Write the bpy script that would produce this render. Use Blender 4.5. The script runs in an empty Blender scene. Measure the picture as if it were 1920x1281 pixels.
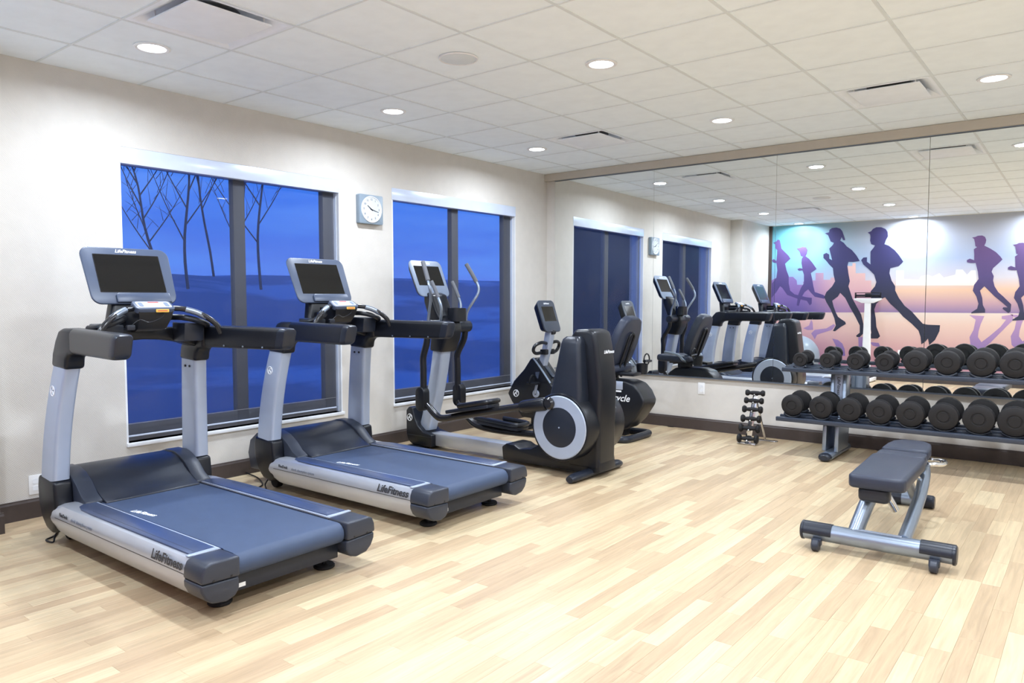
import bpy, bmesh, math, random
from mathutils import Vector, Matrix
random.seed(7)
R = math.radians
S = bpy.context.scene
C = S.collection
H, L = 2.74, 7.07                     # ceiling height, mirror wall at y = L, window wall at x = 0
XR, YB, XM, YN = 7.3, 0.12, 4.55, -1.1   # right wall, mural wall, its end, back of the entry where the camera stands

# ------------------------------------------------------------------ camera
PITCH, YAW, ROLL = R(3.24), R(38.261), R(-0.085)
CAM = Vector((5.061, 0.0, 1.321))
fwd = Vector((-math.sin(YAW) * math.cos(PITCH), math.cos(YAW) * math.cos(PITCH), -math.sin(PITCH)))
right = Vector((math.cos(YAW), math.sin(YAW), 0))
up = right.cross(fwd)
rx = right * math.cos(ROLL) + up * math.sin(ROLL)
ux = up * math.cos(ROLL) - right * math.sin(ROLL)
cd = bpy.data.cameras.new('camera')
cd.sensor_width = 36
cd.lens = 36 * 1403.74 / 1920
cd.clip_start = 0.02
cam = bpy.data.objects.new('camera', cd)
C.objects.link(cam)
cam.matrix_world = Matrix(((rx.x, ux.x, -fwd.x, CAM.x), (rx.y, ux.y, -fwd.y, CAM.y), (rx.z, ux.z, -fwd.z, CAM.z), (0, 0, 0, 1)))
S.camera = cam


def pixel(p):
    v = Vector(p) - CAM
    z = v.dot(fwd)
    if z < 0.05:
        return None
    return 960 + 1403.74 * v.dot(rx) / z, 640.5 - 1403.74 * v.dot(ux) / z


# ------------------------------------------------------------------ view, world, lights
vs = S.view_settings
vs.view_transform = 'Standard'
vs.look = 'None'
vs.gamma = 1
vs.use_curve_mapping = False
vs.exposure = 0.12
S.cycles.use_denoising = True
S.cycles.max_bounces = 12
S.cycles.diffuse_bounces = 6
S.cycles.glossy_bounces = 6
S.cycles.transparent_max_bounces = 12
S.cycles.sample_clamp_indirect = 8
LAMP_W = 25.5                          # watts of every ceiling downlight
LAMP_COL = (0.87, 0.96, 1.09)
SKY = 1.9

w = bpy.data.worlds.new('dusk_sky')
S.world = w
w.use_nodes = True
nt = w.node_tree
nt.nodes.clear()


def nd(tree, kind, **kw):
    n = tree.nodes.new(kind)
    for k, v in kw.items():
        if k in n.inputs.keys():
            n.inputs[k].default_value = v
        else:
            setattr(n, k, v)
    return n


tc = nd(nt, 'ShaderNodeTexCoord')
sp = nd(nt, 'ShaderNodeSeparateXYZ')
nt.links.new(tc.outputs['Generated'], sp.inputs[0])
rp = nd(nt, 'ShaderNodeValToRGB')
el = rp.color_ramp.elements
el[0].position, el[0].color = 0.0, (0.09, 0.17, 0.74, 1)
el[1].position, el[1].color = 1.0, (0.0, 0.035, 0.30, 1)
for ps, c in ((0.09, (0.045, 0.17, 0.80, 1)), (0.16, (0.012, 0.16, 0.88, 1)), (0.33, (0.001, 0.10, 0.82, 1))):
    e = el.new(ps)
    e.color = c
nt.links.new(sp.outputs['Z'], rp.inputs[0])
mp = nd(nt, 'ShaderNodeMapping')
mp.inputs['Scale'].default_value = (2.2, 2.2, 13)
nt.links.new(tc.outputs['Generated'], mp.inputs[0])
nz = nd(nt, 'ShaderNodeTexNoise', Scale=1.6, Detail=6.0, Roughness=0.55)
nt.links.new(mp.outputs[0], nz.inputs[0])
cr = nd(nt, 'ShaderNodeMapRange')
cr.inputs['From Min'].default_value = 0.42
cr.inputs['From Max'].default_value = 0.66
cr.inputs['To Max'].default_value = 0.8
nt.links.new(nz.outputs[0], cr.inputs[0])
mx = nd(nt, 'ShaderNodeMix', data_type='RGBA')
mx.inputs['B'].default_value = (0.09, 0.27, 0.93, 1)
nt.links.new(cr.outputs[0], mx.inputs['Factor'])
nt.links.new(rp.outputs[0], mx.inputs['A'])
bg = nd(nt, 'ShaderNodeBackground', Strength=SKY)
nt.links.new(mx.outputs['Result'], bg.inputs[0])
wo = nd(nt, 'ShaderNodeOutputWorld')
nt.links.new(bg.outputs[0], wo.inputs[0])

# ------------------------------------------------------------------ materials
M = {}


def mat(name, col, rough=0.5, metal=0.0, spec=0.5, coat=0.0, bump=None, var=None):
    """principled material; bump=(scale, strength), var=(scale, amount) gives a slight mottling"""
    m = bpy.data.materials.new(name)
    m.use_nodes = True
    t = m.node_tree
    b = t.nodes['Principled BSDF']
    b.inputs['Base Color'].default_value = (*col, 1)
    b.inputs['Roughness'].default_value = rough
    b.inputs['Metallic'].default_value = metal
    b.inputs['Specular IOR Level'].default_value = spec
    b.inputs['Coat Weight'].default_value = coat
    tcn = nd(t, 'ShaderNodeTexCoord')
    n = nd(t, 'ShaderNodeTexNoise', Scale=(bump or var or (60, 0))[0], Detail=4.0)
    t.links.new(tcn.outputs['Object'], n.inputs[0])
    if bump:
        bp = nd(t, 'ShaderNodeBump', Strength=bump[1], Distance=0.002)
        t.links.new(n.outputs[0], bp.inputs['Height'])
        t.links.new(bp.outputs[0], b.inputs['Normal'])
    amount = var[1] if var else 0.06
    n2 = nd(t, 'ShaderNodeTexNoise', Scale=var[0] if var else 9.0, Detail=3.0)
    t.links.new(tcn.outputs['Object'], n2.inputs[0])
    mr = nd(t, 'ShaderNodeMapRange')
    mr.inputs['To Min'].default_value = 1 - amount
    mr.inputs['To Max'].default_value = 1 + amount
    t.links.new(n2.outputs[0], mr.inputs[0])
    mul = nd(t, 'ShaderNodeVectorMath', operation='SCALE')
    mul.inputs[0].default_value = col
    t.links.new(mr.outputs[0], mul.inputs['Scale'])
    t.links.new(mul.outputs[0], b.inputs['Base Color'])
    M[name] = m
    return m


mat('silver', (0.40, 0.46, 0.58), 0.38, 0.35)
mat('silver_rail', (0.52, 0.55, 0.61), 0.32, 0.55)
mat('black', (0.0065, 0.0078, 0.012), 0.33, spec=0.4, bump=(500, 0.08))
mat('black_gloss', (0.015, 0.015, 0.018), 0.22)
mat('charcoal', (0.014, 0.018, 0.029), 0.33, spec=0.4, bump=(400, 0.08))
mat('grey_cap', (0.030, 0.036, 0.052), 0.34, spec=0.4)
mat('belt', (0.042, 0.065, 0.122), 0.55, spec=0.4, bump=(900, 0.25), var=(14, 0.12))
mat('foot_strip', (0.045, 0.065, 0.13), 0.28, bump=(700, 0.15))
mat('bezel', (0.055, 0.074, 0.122), 0.34)
mat('bezel_light', (0.165, 0.205, 0.28), 0.34)
mat('bezel_dark', (0.035, 0.045, 0.068), 0.36)
mat('screen', (0.006, 0.006, 0.006), 0.08)
mat('rubber', (0.009, 0.009, 0.011), 0.65, spec=0.35, bump=(300, 0.12))
mat('rubber_face', (0.013, 0.0122, 0.0135), 0.60, spec=0.35, bump=(300, 0.12))
mat('chrome', (0.75, 0.76, 0.78), 0.14, 1.0)
mat('steel', (0.27, 0.32, 0.40), 0.30, 0.75)
mat('pad', (0.024, 0.031, 0.054), 0.42, spec=0.4, bump=(600, 0.15))
mat('grip', (0.10, 0.105, 0.12), 0.6, bump=(700, 0.3))
mat('white', (0.80, 0.80, 0.80), 0.4)
mat('vent_white', (0.86, 0.90, 0.95), 0.5)
mat('trim_white', (0.78, 0.80, 0.83), 0.35)
mat('valance', (0.66, 0.74, 0.90), 0.22, 0.25)
mat('print_white', (0.85, 0.87, 0.9), 0.5)
mat('print_dark', (0.03, 0.032, 0.04), 0.5)
mat('print_grey', (0.18, 0.20, 0.25), 0.5)
mat('amber', (0.85, 0.50, 0.08), 0.4)
mat('red', (0.65, 0.10, 0.08), 0.4)
mat('yellow', (0.75, 0.70, 0.08), 0.5)
mat('keypad', (0.42, 0.46, 0.55), 0.35)
mat('baseboard', (0.062, 0.047, 0.043), 0.42, var=(30, 0.15))
mat('trim_brown', (0.07, 0.05, 0.045), 0.5)
mat('clock_frame', (0.22, 0.28, 0.34), 0.4)
mat('dial', (0.58, 0.62, 0.68), 0.5)
mat('frame_bronze', (0.20, 0.20, 0.22), 0.5)
mat('grid', (0.72, 0.765, 0.78), 0.5)
mat('duct', (0.14, 0.14, 0.14), 0.6)
mat('lip', (0.52, 0.47, 0.40), 0.6)
mat('ball', (0.26, 0.31, 0.36), 0.3)
mat('sky_blocker', (0.07, 0.08, 0.09), 0.8)
mat('bark', (0.19, 0.13, 0.14), 0.85, bump=(30, 0.6))
mat('wall_plain', (0.78, 0.74, 0.67), 0.7)


def wall_material():
    m = mat('wallpaper', (0.63, 0.60, 0.555), 0.72)
    t = m.node_tree
    b = t.nodes['Principled BSDF']
    g = nd(t, 'ShaderNodeTexCoord')
    w1 = nd(t, 'ShaderNodeTexWave', Scale=55.0, Distortion=3.0, Detail=2.0)
    w1.bands_direction = 'DIAGONAL'
    t.links.new(g.outputs['Object'], w1.inputs[0])
    bp = nd(t, 'ShaderNodeBump', Strength=0.22, Distance=0.004)
    t.links.new(w1.outputs[1], bp.inputs['Height'])
    t.links.new(bp.outputs[0], b.inputs['Normal'])


wall_material()


def tile_material():
    m = mat('ceiling_tile', (0.88, 0.945, 0.985), 0.85)
    t = m.node_tree
    b = t.nodes['Principled BSDF']
    g = nd(t, 'ShaderNodeTexCoord')
    n = nd(t, 'ShaderNodeTexNoise', Scale=140.0, Detail=5.0)
    t.links.new(g.outputs['Object'], n.inputs[0])
    bp = nd(t, 'ShaderNodeBump', Strength=0.12, Distance=0.003)
    t.links.new(n.outputs[0], bp.inputs['Height'])
    t.links.new(bp.outputs[0], b.inputs['Normal'])


tile_material()


def plank_material():
    m = bpy.data.materials.new('maple_plank')
    m.use_nodes = True
    t = m.node_tree
    b = t.nodes['Principled BSDF']
    at = nd(t, 'ShaderNodeAttribute')
    at.attribute_name = 'tint'
    sx = nd(t, 'ShaderNodeSeparateColor')
    t.links.new(at.outputs['Color'], sx.inputs[0])
    rmp = nd(t, 'ShaderNodeValToRGB')
    e = rmp.color_ramp.elements
    e[0].position, e[0].color = 0.0, (0.45, 0.325, 0.20, 1)
    e[1].position, e[1].color = 1.0, (0.595, 0.478, 0.305, 1)
    for ps, c in ((0.16, (0.50, 0.37, 0.23, 1)), (0.42, (0.545, 0.418, 0.26, 1)), (0.7, (0.57, 0.448, 0.283, 1))):
        k = e.new(ps)
        k.color = c
    t.links.new(sx.outputs[0], rmp.inputs[0])
    g = nd(t, 'ShaderNodeNewGeometry')
    cmb = nd(t, 'ShaderNodeCombineXYZ')
    mu = nd(t, 'ShaderNodeMath', operation='MULTIPLY')
    mu.inputs[1].default_value = 57.0
    t.links.new(sx.outputs[1], mu.inputs[0])
    t.links.new(mu.outputs[0], cmb.inputs['Z'])
    t.links.new(mu.outputs[0], cmb.inputs['Y'])
    ad = nd(t, 'ShaderNodeVectorMath', operation='ADD')
    t.links.new(g.outputs['Position'], ad.inputs[0])
    t.links.new(cmb.outputs[0], ad.inputs[1])
    mp_ = nd(t, 'ShaderNodeMapping')
    mp_.inputs['Scale'].default_value = (48, 2.6, 1)
    t.links.new(ad.outputs[0], mp_.inputs[0])
    n = nd(t, 'ShaderNodeTexNoise', Scale=1.0, Detail=6.0, Roughness=0.6, Distortion=0.7)
    t.links.new(mp_.outputs[0], n.inputs[0])
    mr = nd(t, 'ShaderNodeMapRange')
    mr.inputs['From Min'].default_value = 0.3
    mr.inputs['From Max'].default_value = 0.7
    mr.inputs['To Min'].default_value = 0.80
    mr.inputs['To Max'].default_value = 1.10
    t.links.new(n.outputs[0], mr.inputs[0])
    sc = nd(t, 'ShaderNodeVectorMath', operation='SCALE')
    t.links.new(rmp.outputs[0], sc.inputs[0])
    t.links.new(mr.outputs[0], sc.inputs['Scale'])
    t.links.new(sc.outputs[0], b.inputs['Base Color'])
    b.inputs['Roughness'].default_value = 0.36
    b.inputs['Specular IOR Level'].default_value = 0.4
    M['plank'] = m


plank_material()


def special(name):
    m = bpy.data.materials.new(name)
    m.use_nodes = True
    m.node_tree.nodes.clear()
    M[name] = m
    t = m.node_tree
    return t, nd(t, 'ShaderNodeOutputMaterial')


t, o = special('mirror')
g = nd(t, 'ShaderNodeBsdfGlossy', Roughness=0.0)
g.inputs['Color'].default_value = (0.90, 0.925, 0.92, 1)
t.links.new(g.outputs[0], o.inputs[0])

t, o = special('shade')                # woven solar screen: some light passes between the threads
d = nd(t, 'ShaderNodeBsdfDiffuse')
d.inputs['Color'].default_value = (0.055, 0.065, 0.095, 1)
tr = nd(t, 'ShaderNodeBsdfTransparent')
tr.inputs['Color'].default_value = (1, 1, 1, 1)
g = nd(t, 'ShaderNodeTexCoord')
wv = nd(t, 'ShaderNodeTexNoise', Scale=5.0, Detail=1.0)
t.links.new(g.outputs['Object'], wv.inputs[0])
mr = nd(t, 'ShaderNodeMapRange')
mr.inputs['To Min'].default_value = 0.69
mr.inputs['To Max'].default_value = 0.71
t.links.new(wv.outputs[0], mr.inputs[0])
ms = nd(t, 'ShaderNodeMixShader')
t.links.new(mr.outputs[0], ms.inputs[0])
t.links.new(d.outputs[0], ms.inputs[1])
t.links.new(tr.outputs[0], ms.inputs[2])
t.links.new(ms.outputs[0], o.inputs[0])

t, o = special('glass')                # pane: clear with a weak reflection
gl = nd(t, 'ShaderNodeBsdfGlossy', Roughness=0.0)
tr = nd(t, 'ShaderNodeBsdfTransparent')
tr.inputs['Color'].default_value = (0.97, 0.98, 0.99, 1)
ms = nd(t, 'ShaderNodeMixShader')
ms.inputs[0].default_value = 0.03
t.links.new(tr.outputs[0], ms.inputs[1])
t.links.new(gl.outputs[0], ms.inputs[2])
t.links.new(ms.outputs[0], o.inputs[0])

t, o = special('lamp_lens')
em = nd(t, 'ShaderNodeEmission', Strength=9.0)
em.inputs['Color'].default_value = (*LAMP_COL, 1)
t.links.new(em.outputs[0], o.inputs[0])


def field_material():
    m = mat('field', (0.05, 0.06, 0.06), 0.9)
    t = m.node_tree
    b = t.nodes['Principled BSDF']
    g = nd(t, 'ShaderNodeNewGeometry')
    mp_ = nd(t, 'ShaderNodeMapping')
    mp_.inputs['Scale'].default_value = (0.35, 0.12, 0.35)
    t.links.new(g.outputs['Position'], mp_.inputs[0])
    n = nd(t, 'ShaderNodeTexNoise', Scale=1.6, Detail=5.0)
    t.links.new(mp_.outputs[0], n.inputs[0])
    r_ = nd(t, 'ShaderNodeValToRGB')
    r_.color_ramp.elements[0].position = 0.5
    r_.color_ramp.elements[0].color = (0.27, 0.33, 0.43, 1)
    r_.color_ramp.elements[1].position = 0.60
    r_.color_ramp.elements[1].color = (0.55, 0.62, 0.72, 1)
    t.links.new(n.outputs[0], r_.inputs[0])
    t.links.new(r_.outputs[0], b.inputs['Base Color'])


field_material()


def ramp_z(name, stops, z0, z1, xmix=None, rough=0.6):
    """print colours that run over the height of the mural; xmix=(x0, x1, colour) blends a second tone along it"""
    m = bpy.data.materials.new(name)
    m.use_nodes = True
    t = m.node_tree
    b = t.nodes['Principled BSDF']
    b.inputs['Roughness'].default_value = rough
    g = nd(t, 'ShaderNodeNewGeometry')
    s = nd(t, 'ShaderNodeSeparateXYZ')
    t.links.new(g.outputs['Position'], s.inputs[0])

    def ramp(stops_):
        mr_ = nd(t, 'ShaderNodeMapRange')
        mr_.inputs['From Min'].default_value = z0
        mr_.inputs['From Max'].default_value = z1
        t.links.new(s.outputs['Z'], mr_.inputs[0])
        r_ = nd(t, 'ShaderNodeValToRGB')
        e = r_.color_ramp.elements
        e[0].position, e[0].color = stops_[0][0], (*stops_[0][1], 1)
        e[1].position, e[1].color = stops_[-1][0], (*stops_[-1][1], 1)
        for ps, c in stops_[1:-1]:
            k = e.new(ps)
            k.color = (*c, 1)
        t.links.new(mr_.outputs[0], r_.inputs[0])
        return r_.outputs[0]
    out = ramp(stops)
    if xmix:
        mr_ = nd(t, 'ShaderNodeMapRange')
        mr_.interpolation_type = 'SMOOTHSTEP'
        mr_.inputs['From Min'].default_value = xmix[0]
        mr_.inputs['From Max'].default_value = xmix[1]
        t.links.new(s.outputs['X'], mr_.inputs[0])
        mx_ = nd(t, 'ShaderNodeMix', data_type='RGBA')
        t.links.new(mr_.outputs[0], mx_.inputs['Factor'])
        t.links.new(ramp(xmix[2]), mx_.inputs['A'])
        t.links.new(out, mx_.inputs['B'])
        out = mx_.outputs['Result']
    t.links.new(out, b.inputs['Base Color'])
    M[name] = m


# ------------------------------------------------------------------ mesh helpers
def finish(bm, bevel=0.0, segs=2, angle=30):
    bmesh.ops.remove_doubles(bm, verts=bm.verts, dist=1e-6)
    bmesh.ops.recalc_face_normals(bm, faces=bm.faces)
    if bevel > 0:
        es = [e for e in bm.edges if len(e.link_faces) == 2 and e.calc_face_angle(0) > R(angle)]
        bmesh.ops.bevel(bm, geom=es, offset=bevel, segments=segs, profile=0.5, affect='EDGES', clamp_overlap=True)
    return bm


def box(x0, x1, y0, y1, z0, z1, bevel=0.0, segs=2):
    bm = bmesh.new()
    bmesh.ops.create_cube(bm, size=1)
    for v in bm.verts:
        v.co = Vector((x0 if v.co.x < 0 else x1, y0 if v.co.y < 0 else y1, z0 if v.co.z < 0 else z1))
    return finish(bm, bevel, segs)


def prism(pts, axis, lo, hi, bevel=0.0, segs=2, angle=30, M_=None, hi_scale=None):
    """extrude a 2-D outline: axis 'y' takes (x, z), 'x' takes (y, z), 'z' takes (x, y)"""
    bm = bmesh.new()

    def P(a, b, c):
        return {'y': (a, c, b), 'x': (c, a, b), 'z': (a, b, c)}[axis]
    ca = sum(p[0] for p in pts) / len(pts)
    cb = sum(p[1] for p in pts) / len(pts)
    va = [bm.verts.new(P(a, b, lo)) for a, b in pts]
    k = hi_scale or 1
    vb = [bm.verts.new(P(ca + (a - ca) * k, cb + (b - cb) * k, hi)) for a, b in pts]
    bm.faces.new(va)
    bm.faces.new(vb)
    for i in range(len(pts)):
        j = (i + 1) % len(pts)
        bm.faces.new((va[i], va[j], vb[j], vb[i]))
    finish(bm, bevel, segs, angle)
    if M_:
        bm.transform(M_)
    return bm


def loft(rings, cap=True, closed=False):
    bm = bmesh.new()
    vr = [[bm.verts.new(p) for p in r] for r in rings]
    n = len(rings[0])
    for a, b in zip(vr[:-1], vr[1:]):
        for i in range(n):
            j = (i + 1) % n
            bm.faces.new((a[i], a[j], b[j], b[i]))
    if closed:
        for i in range(n):
            j = (i + 1) % n
            bm.faces.new((vr[-1][i], vr[-1][j], vr[0][j], vr[0][i]))
    elif cap:
        bm.faces.new(vr[0])
        bm.faces.new(vr[-1])
    return finish(bm)


def rrect(w_, h_, r, n=4):
    out = []
    for cx, cy, a0 in ((w_ / 2 - r, h_ / 2 - r, 0), (-w_ / 2 + r, h_ / 2 - r, 90), (-w_ / 2 + r, -h_ / 2 + r, 180), (w_ / 2 - r, -h_ / 2 + r, 270)):
        for k in range(n + 1):
            a = R(a0 + 90 * k / n)
            out.append((cx + r * math.cos(a), cy + r * math.sin(a)))
    return out


def smooth_path(pts, n=6):
    """Catmull-Rom through the points"""
    P = [Vector(p) for p in pts]
    P = [P[0] * 2 - P[1]] + P + [P[-1] * 2 - P[-2]]
    out = []
    for i in range(1, len(P) - 2):
        for k in range(n):
            u = k / n
            a, b, c, d_ = P[i - 1], P[i], P[i + 1], P[i + 2]
            out.append(0.5 * (2 * b + (c - a) * u + (2 * a - 5 * b + 4 * c - d_) * u * u + (3 * b - a - 3 * c + d_) * u ** 3))
    out.append(P[-2])
    return out


def tube(pts, r, segs=10, n=5, closed=False, flat=1.0, smooth=True):
    """sweep a round (flat < 1: oval) section; r may be one radius or one per given point"""
    path = smooth_path(pts, n) if smooth and len(pts) > 2 else [Vector(p) for p in pts]
    if closed:
        path = smooth_path(list(pts) + [pts[0]], n)[:-1] if smooth else [Vector(p) for p in pts]
    m = len(path)
    rings, prev = [], None
    for i, p in enumerate(path):
        if closed:
            d_ = (path[(i + 1) % m] - path[i - 1]).normalized()
        else:
            d_ = (path[min(i + 1, m - 1)] - path[max(i - 1, 0)]).normalized()
        if prev is None:
            a = Vector((0, 0, 1)) if abs(d_.z) < 0.9 else Vector((0, 1, 0))
            s_ = d_.cross(a).normalized()
        else:
            s_ = (prev - d_ * prev.dot(d_)).normalized()
        prev = s_
        t_ = d_.cross(s_)
        if isinstance(r, (list, tuple)):
            f = i / (m - 1) * (len(r) - 1)
            k = min(int(f), len(r) - 2)
            rr = r[k] + (r[k + 1] - r[k]) * (f - k)
        else:
            rr = r
        rings.append([p + (s_ * math.cos(2 * math.pi * q / segs) + t_ * math.sin(2 * math.pi * q / segs) * flat) * rr for q in range(segs)])
    return loft(rings, closed=closed)


def lathe(profile, axis, centre, segs=28):
    """profile of (radius, along) pairs turned about an axis"""
    bm = bmesh.new()
    c = Vector(centre)
    ax = {'x': Vector((1, 0, 0)), 'y': Vector((0, 1, 0)), 'z': Vector((0, 0, 1))}[axis]
    u = Vector((0, 1, 0)) if axis == 'x' else Vector((1, 0, 0))
    v = ax.cross(u)
    rings = []
    for r, a in profile:
        if r < 1e-5:
            rings.append([bm.verts.new(c + ax * a)])
        else:
            rings.append([bm.verts.new(c + ax * a + (u * math.cos(2 * math.pi * k / segs) + v * math.sin(2 * math.pi * k / segs)) * r) for k in range(segs)])
    for a, b in zip(rings[:-1], rings[1:]):
        for k in range(segs):
            j = (k + 1) % segs
            if len(a) == 1 and len(b) > 1:
                bm.faces.new((a[0], b[j], b[k]))
            elif len(b) == 1 and len(a) > 1:
                bm.faces.new((a[k], a[j], b[0]))
            elif len(a) > 1:
                bm.faces.new((a[k], a[j], b[j], b[k]))
    if len(rings[0]) > 1:
        bm.faces.new(rings[0])
    if len(rings[-1]) > 1:
        bm.faces.new(rings[-1])
    return finish(bm)


def cyl(axis, centre, r, lo, hi, bev=0.003, segs=24):
    b = min(bev, r * 0.4, abs(hi - lo) * 0.4)
    return lathe([(0, lo), (r - b, lo), (r, lo + b), (r, hi - b), (r - b, hi), (0, hi)], axis, centre, segs)


def obj(name, bm, material, parent=None, smooth=True, angle=35):
    me = bpy.data.meshes.new(name)
    bm.to_mesh(me)
    bm.free()
    me.materials.append(M[material])
    if smooth:
        for p in me.polygons:
            p.use_smooth = True
        me.set_sharp_from_angle(angle=R(angle))
    o_ = bpy.data.objects.new(name, me)
    C.objects.link(o_)
    o_.parent = parent
    return o_


def tag(o_, label, cat, group=None):
    o_['label'] = label
    o_['category'] = cat
    if group:
        o_['group'] = group
    return o_


def thing(name, label, cat, loc=(0, 0, 0), rotz=0.0, group=None):
    o_ = bpy.data.objects.new(name, None)
    o_.empty_display_size = 0.1
    C.objects.link(o_)
    o_.location = loc
    o_.rotation_euler = (0, 0, rotz)
    return tag(o_, label, cat, group)


def struct(name, bm, material, parent=None, smooth=False):
    o_ = obj(name, bm, material, parent, smooth)
    if parent is None:
        o_['kind'] = 'structure'
    return o_


def copy_tree(o_, parent=None):
    c = o_.copy()
    C.objects.link(c)
    c.parent = parent
    for ch in list(o_.children):
        copy_tree(ch, c)
    return c


def frame_matrix(origin, u, v):
    u, v = Vector(u).normalized(), Vector(v).normalized()
    n = u.cross(v)
    return Matrix(((u.x, v.x, n.x, origin[0]), (u.y, v.y, n.y, origin[1]), (u.z, v.z, n.z, origin[2]), (0, 0, 0, 1)))


def lettering(name, body, size, mx_, material, parent, shear=0.0, width=1.0, bold=0.0, depth=0.0006):
    cu = bpy.data.curves.new(name, 'FONT')
    cu.body = body
    cu.size = size
    cu.shear = shear
    cu.align_x = 'CENTER'
    cu.align_y = 'CENTER'
    cu.extrude = depth
    cu.offset = bold
    cu.resolution_u = 2
    tmp = bpy.data.objects.new(name, cu)
    C.objects.link(tmp)
    me = bpy.data.meshes.new_from_object(tmp)
    bpy.data.objects.remove(tmp)
    me.transform(mx_ @ Matrix.Diagonal((width, 1, 1, 1)))
    me.materials.clear()
    me.materials.append(M[material])
    o_ = bpy.data.objects.new(name, me)
    C.objects.link(o_)
    o_.parent = parent
    o_['kind'] = 'stuff'
    return o_


# ------------------------------------------------------------------ room shell
def wall_with_holes(name, ys, zs, holes, x_front, x_back, material):
    """one wall in the plane x = const with rectangular openings, all one connected mesh"""
    bm = bmesh.new()
    V = {}

    def v(i, j):
        if (i, j) not in V:
            V[i, j] = bm.verts.new((x_front, ys[i], zs[j]))
        return V[i, j]
    for i in range(len(ys) - 1):
        for j in range(len(zs) - 1):
            cy, cz = (ys[i] + ys[i + 1]) / 2, (zs[j] + zs[j + 1]) / 2
            if any(a < cy < b and c < cz < d_ for a, b, c, d_ in holes):
                continue
            bm.faces.new((v(i, j), v(i + 1, j), v(i + 1, j + 1), v(i, j + 1)))
    r = bmesh.ops.extrude_face_region(bm, geom=list(bm.faces))
    for e in r['geom']:
        if isinstance(e, bmesh.types.BMVert):
            e.co.x = x_back
    bmesh.ops.recalc_face_normals(bm, faces=bm.faces)
    return struct(name, bm, material)


W1 = (2.285, 4.085, 0.367, 2.32)
W2 = (4.672, 6.480, 0.367, 2.325)
WT = -0.22
wall_left = wall_with_holes('wall_left', [1.45, W1[0], W1[1], W2[0], W2[1], L], [0, 0.367, 2.32, H + 0.1], [W1, W2], 0.0, WT, 'wallpaper')
struct('wall_left_return', box(WT, 0.21, YB - 0.15, 1.48, 0, H + 0.1), 'wallpaper')
struct('wall_back', box(WT, XR + 0.15, L, L + 0.15, 0, H + 0.1), 'wallpaper')
struct('wall_front', prism([(0.0, YB), (XM, YB), (XM, YN), (XR + 0.15, YN), (XR + 0.15, YN - 0.15), (XM - 0.15, YN - 0.15), (XM - 0.15, YB - 0.15), (0.0, YB - 0.15)], 'z', 0, H + 0.1), 'wall_plain')
struct('wall_right', box(XR, XR + 0.15, YN, L + 0.1, 0, H + 0.1), 'wallpaper')

# baseboards: dark, with a small top lip
bb = [(0, 0), (0.016, 0), (0.016, 0.100), (0.011, 0.112), (0.011, 0.118), (0, 0.118)]
struct('baseboard_left', prism([(a, z) for a, z in bb], 'y', 1.48, L - 0.016), 'baseboard')
struct('baseboard_left_return', prism([(0.21 + a, z) for a, z in bb], 'y', YB + 0.016, 1.496), 'baseboard')
struct('baseboard_back', prism([(L - a, z) for a, z in bb], 'x', 0.0, XR), 'baseboard')
struct('baseboard_front', prism([(YB + a, z) for a, z in bb], 'x', 0.21, XM), 'baseboard')
struct('baseboard_entry', prism([(XM + a, z) for a, z in bb], 'y', YN, YB + 0.016), 'baseboard')
struct('baseboard_entry_end', prism([(YN + a, z) for a, z in bb], 'x', XM + 0.016, XR), 'baseboard')
struct('baseboard_right', prism([(XR - a, z) for a, z in bb], 'y', YN + 0.016, L - 0.016), 'baseboard')

# floor of separate planks running towards the mirror wall
floor = struct('floor', box(WT, XR + 0.15, YN - 0.15, L + 0.15, -0.12, -0.006), 'baseboard')
PW = 0.074
planks = []
x = 0.0
while x < XR - 0.01:
    yb = YB if x < XM else YN
    y = yb - random.uniform(0, 0.9)
    while y < L:
        ln = random.uniform(0.30, 0.95)
        a, b = max(y, yb), min(y + ln, L)
        if b - a > 0.05:
            planks.append((x, min(x + PW, XR), a, b, random.random() ** 0.72, random.random()))
        y += ln
    x += PW


def plank_geometry(bm, lay, q):
    x0, x1, y0, y1, t1, t2 = q
    g_ = 0.0002
    b_ = 0.0005
    lo = [bm.verts.new(p) for p in ((x0 + g_, y0 + g_, -0.006), (x1 - g_, y0 + g_, -0.006), (x1 - g_, y1 - g_, -0.006), (x0 + g_, y1 - g_, -0.006))]
    mi = [bm.verts.new((v.co.x, v.co.y, -b_)) for v in lo]
    hi = [bm.verts.new((v.co.x + (b_ if i in (0, 3) else -b_), v.co.y + (b_ if i < 2 else -b_), 0)) for i, v in enumerate(lo)]
    fs = [bm.faces.new(hi)]
    for A, B in ((lo, mi), (mi, hi)):
        for i in range(4):
            j = (i + 1) % 4
            fs.append(bm.faces.new((A[i], A[j], B[j], B[i])))
    for f in fs:
        for lp in f.loops:
            lp[lay] = (t1, t2, 0, 1)


def plank_size(q):
    """projected size in the picture, in square pixels"""
    pts = [pixel((q[i], q[j], 0)) for i, j in ((0, 2), (1, 2), (1, 3), (0, 3))]
    if any(p is None for p in pts):
        return 0
    pts = [(min(max(a, 0), 1920), min(max(b, 0), 1281)) for a, b in pts]
    return abs(sum(pts[i][0] * pts[(i + 1) % 4][1] - pts[(i + 1) % 4][0] * pts[i][1] for i in range(4))) / 2


planks.sort(key=plank_size, reverse=True)
for q in planks[:300]:
    bm = bmesh.new()
    lay = bm.loops.layers.color.new('tint')
    plank_geometry(bm, lay, q)
    obj('plank', bm, 'plank', floor, smooth=False)
bm = bmesh.new()
lay = bm.loops.layers.color.new('tint')
for q in planks[300:]:
    plank_geometry(bm, lay, q)
obj('more_planks', bm, 'plank', floor, smooth=False)['kind'] = 'stuff'

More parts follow.
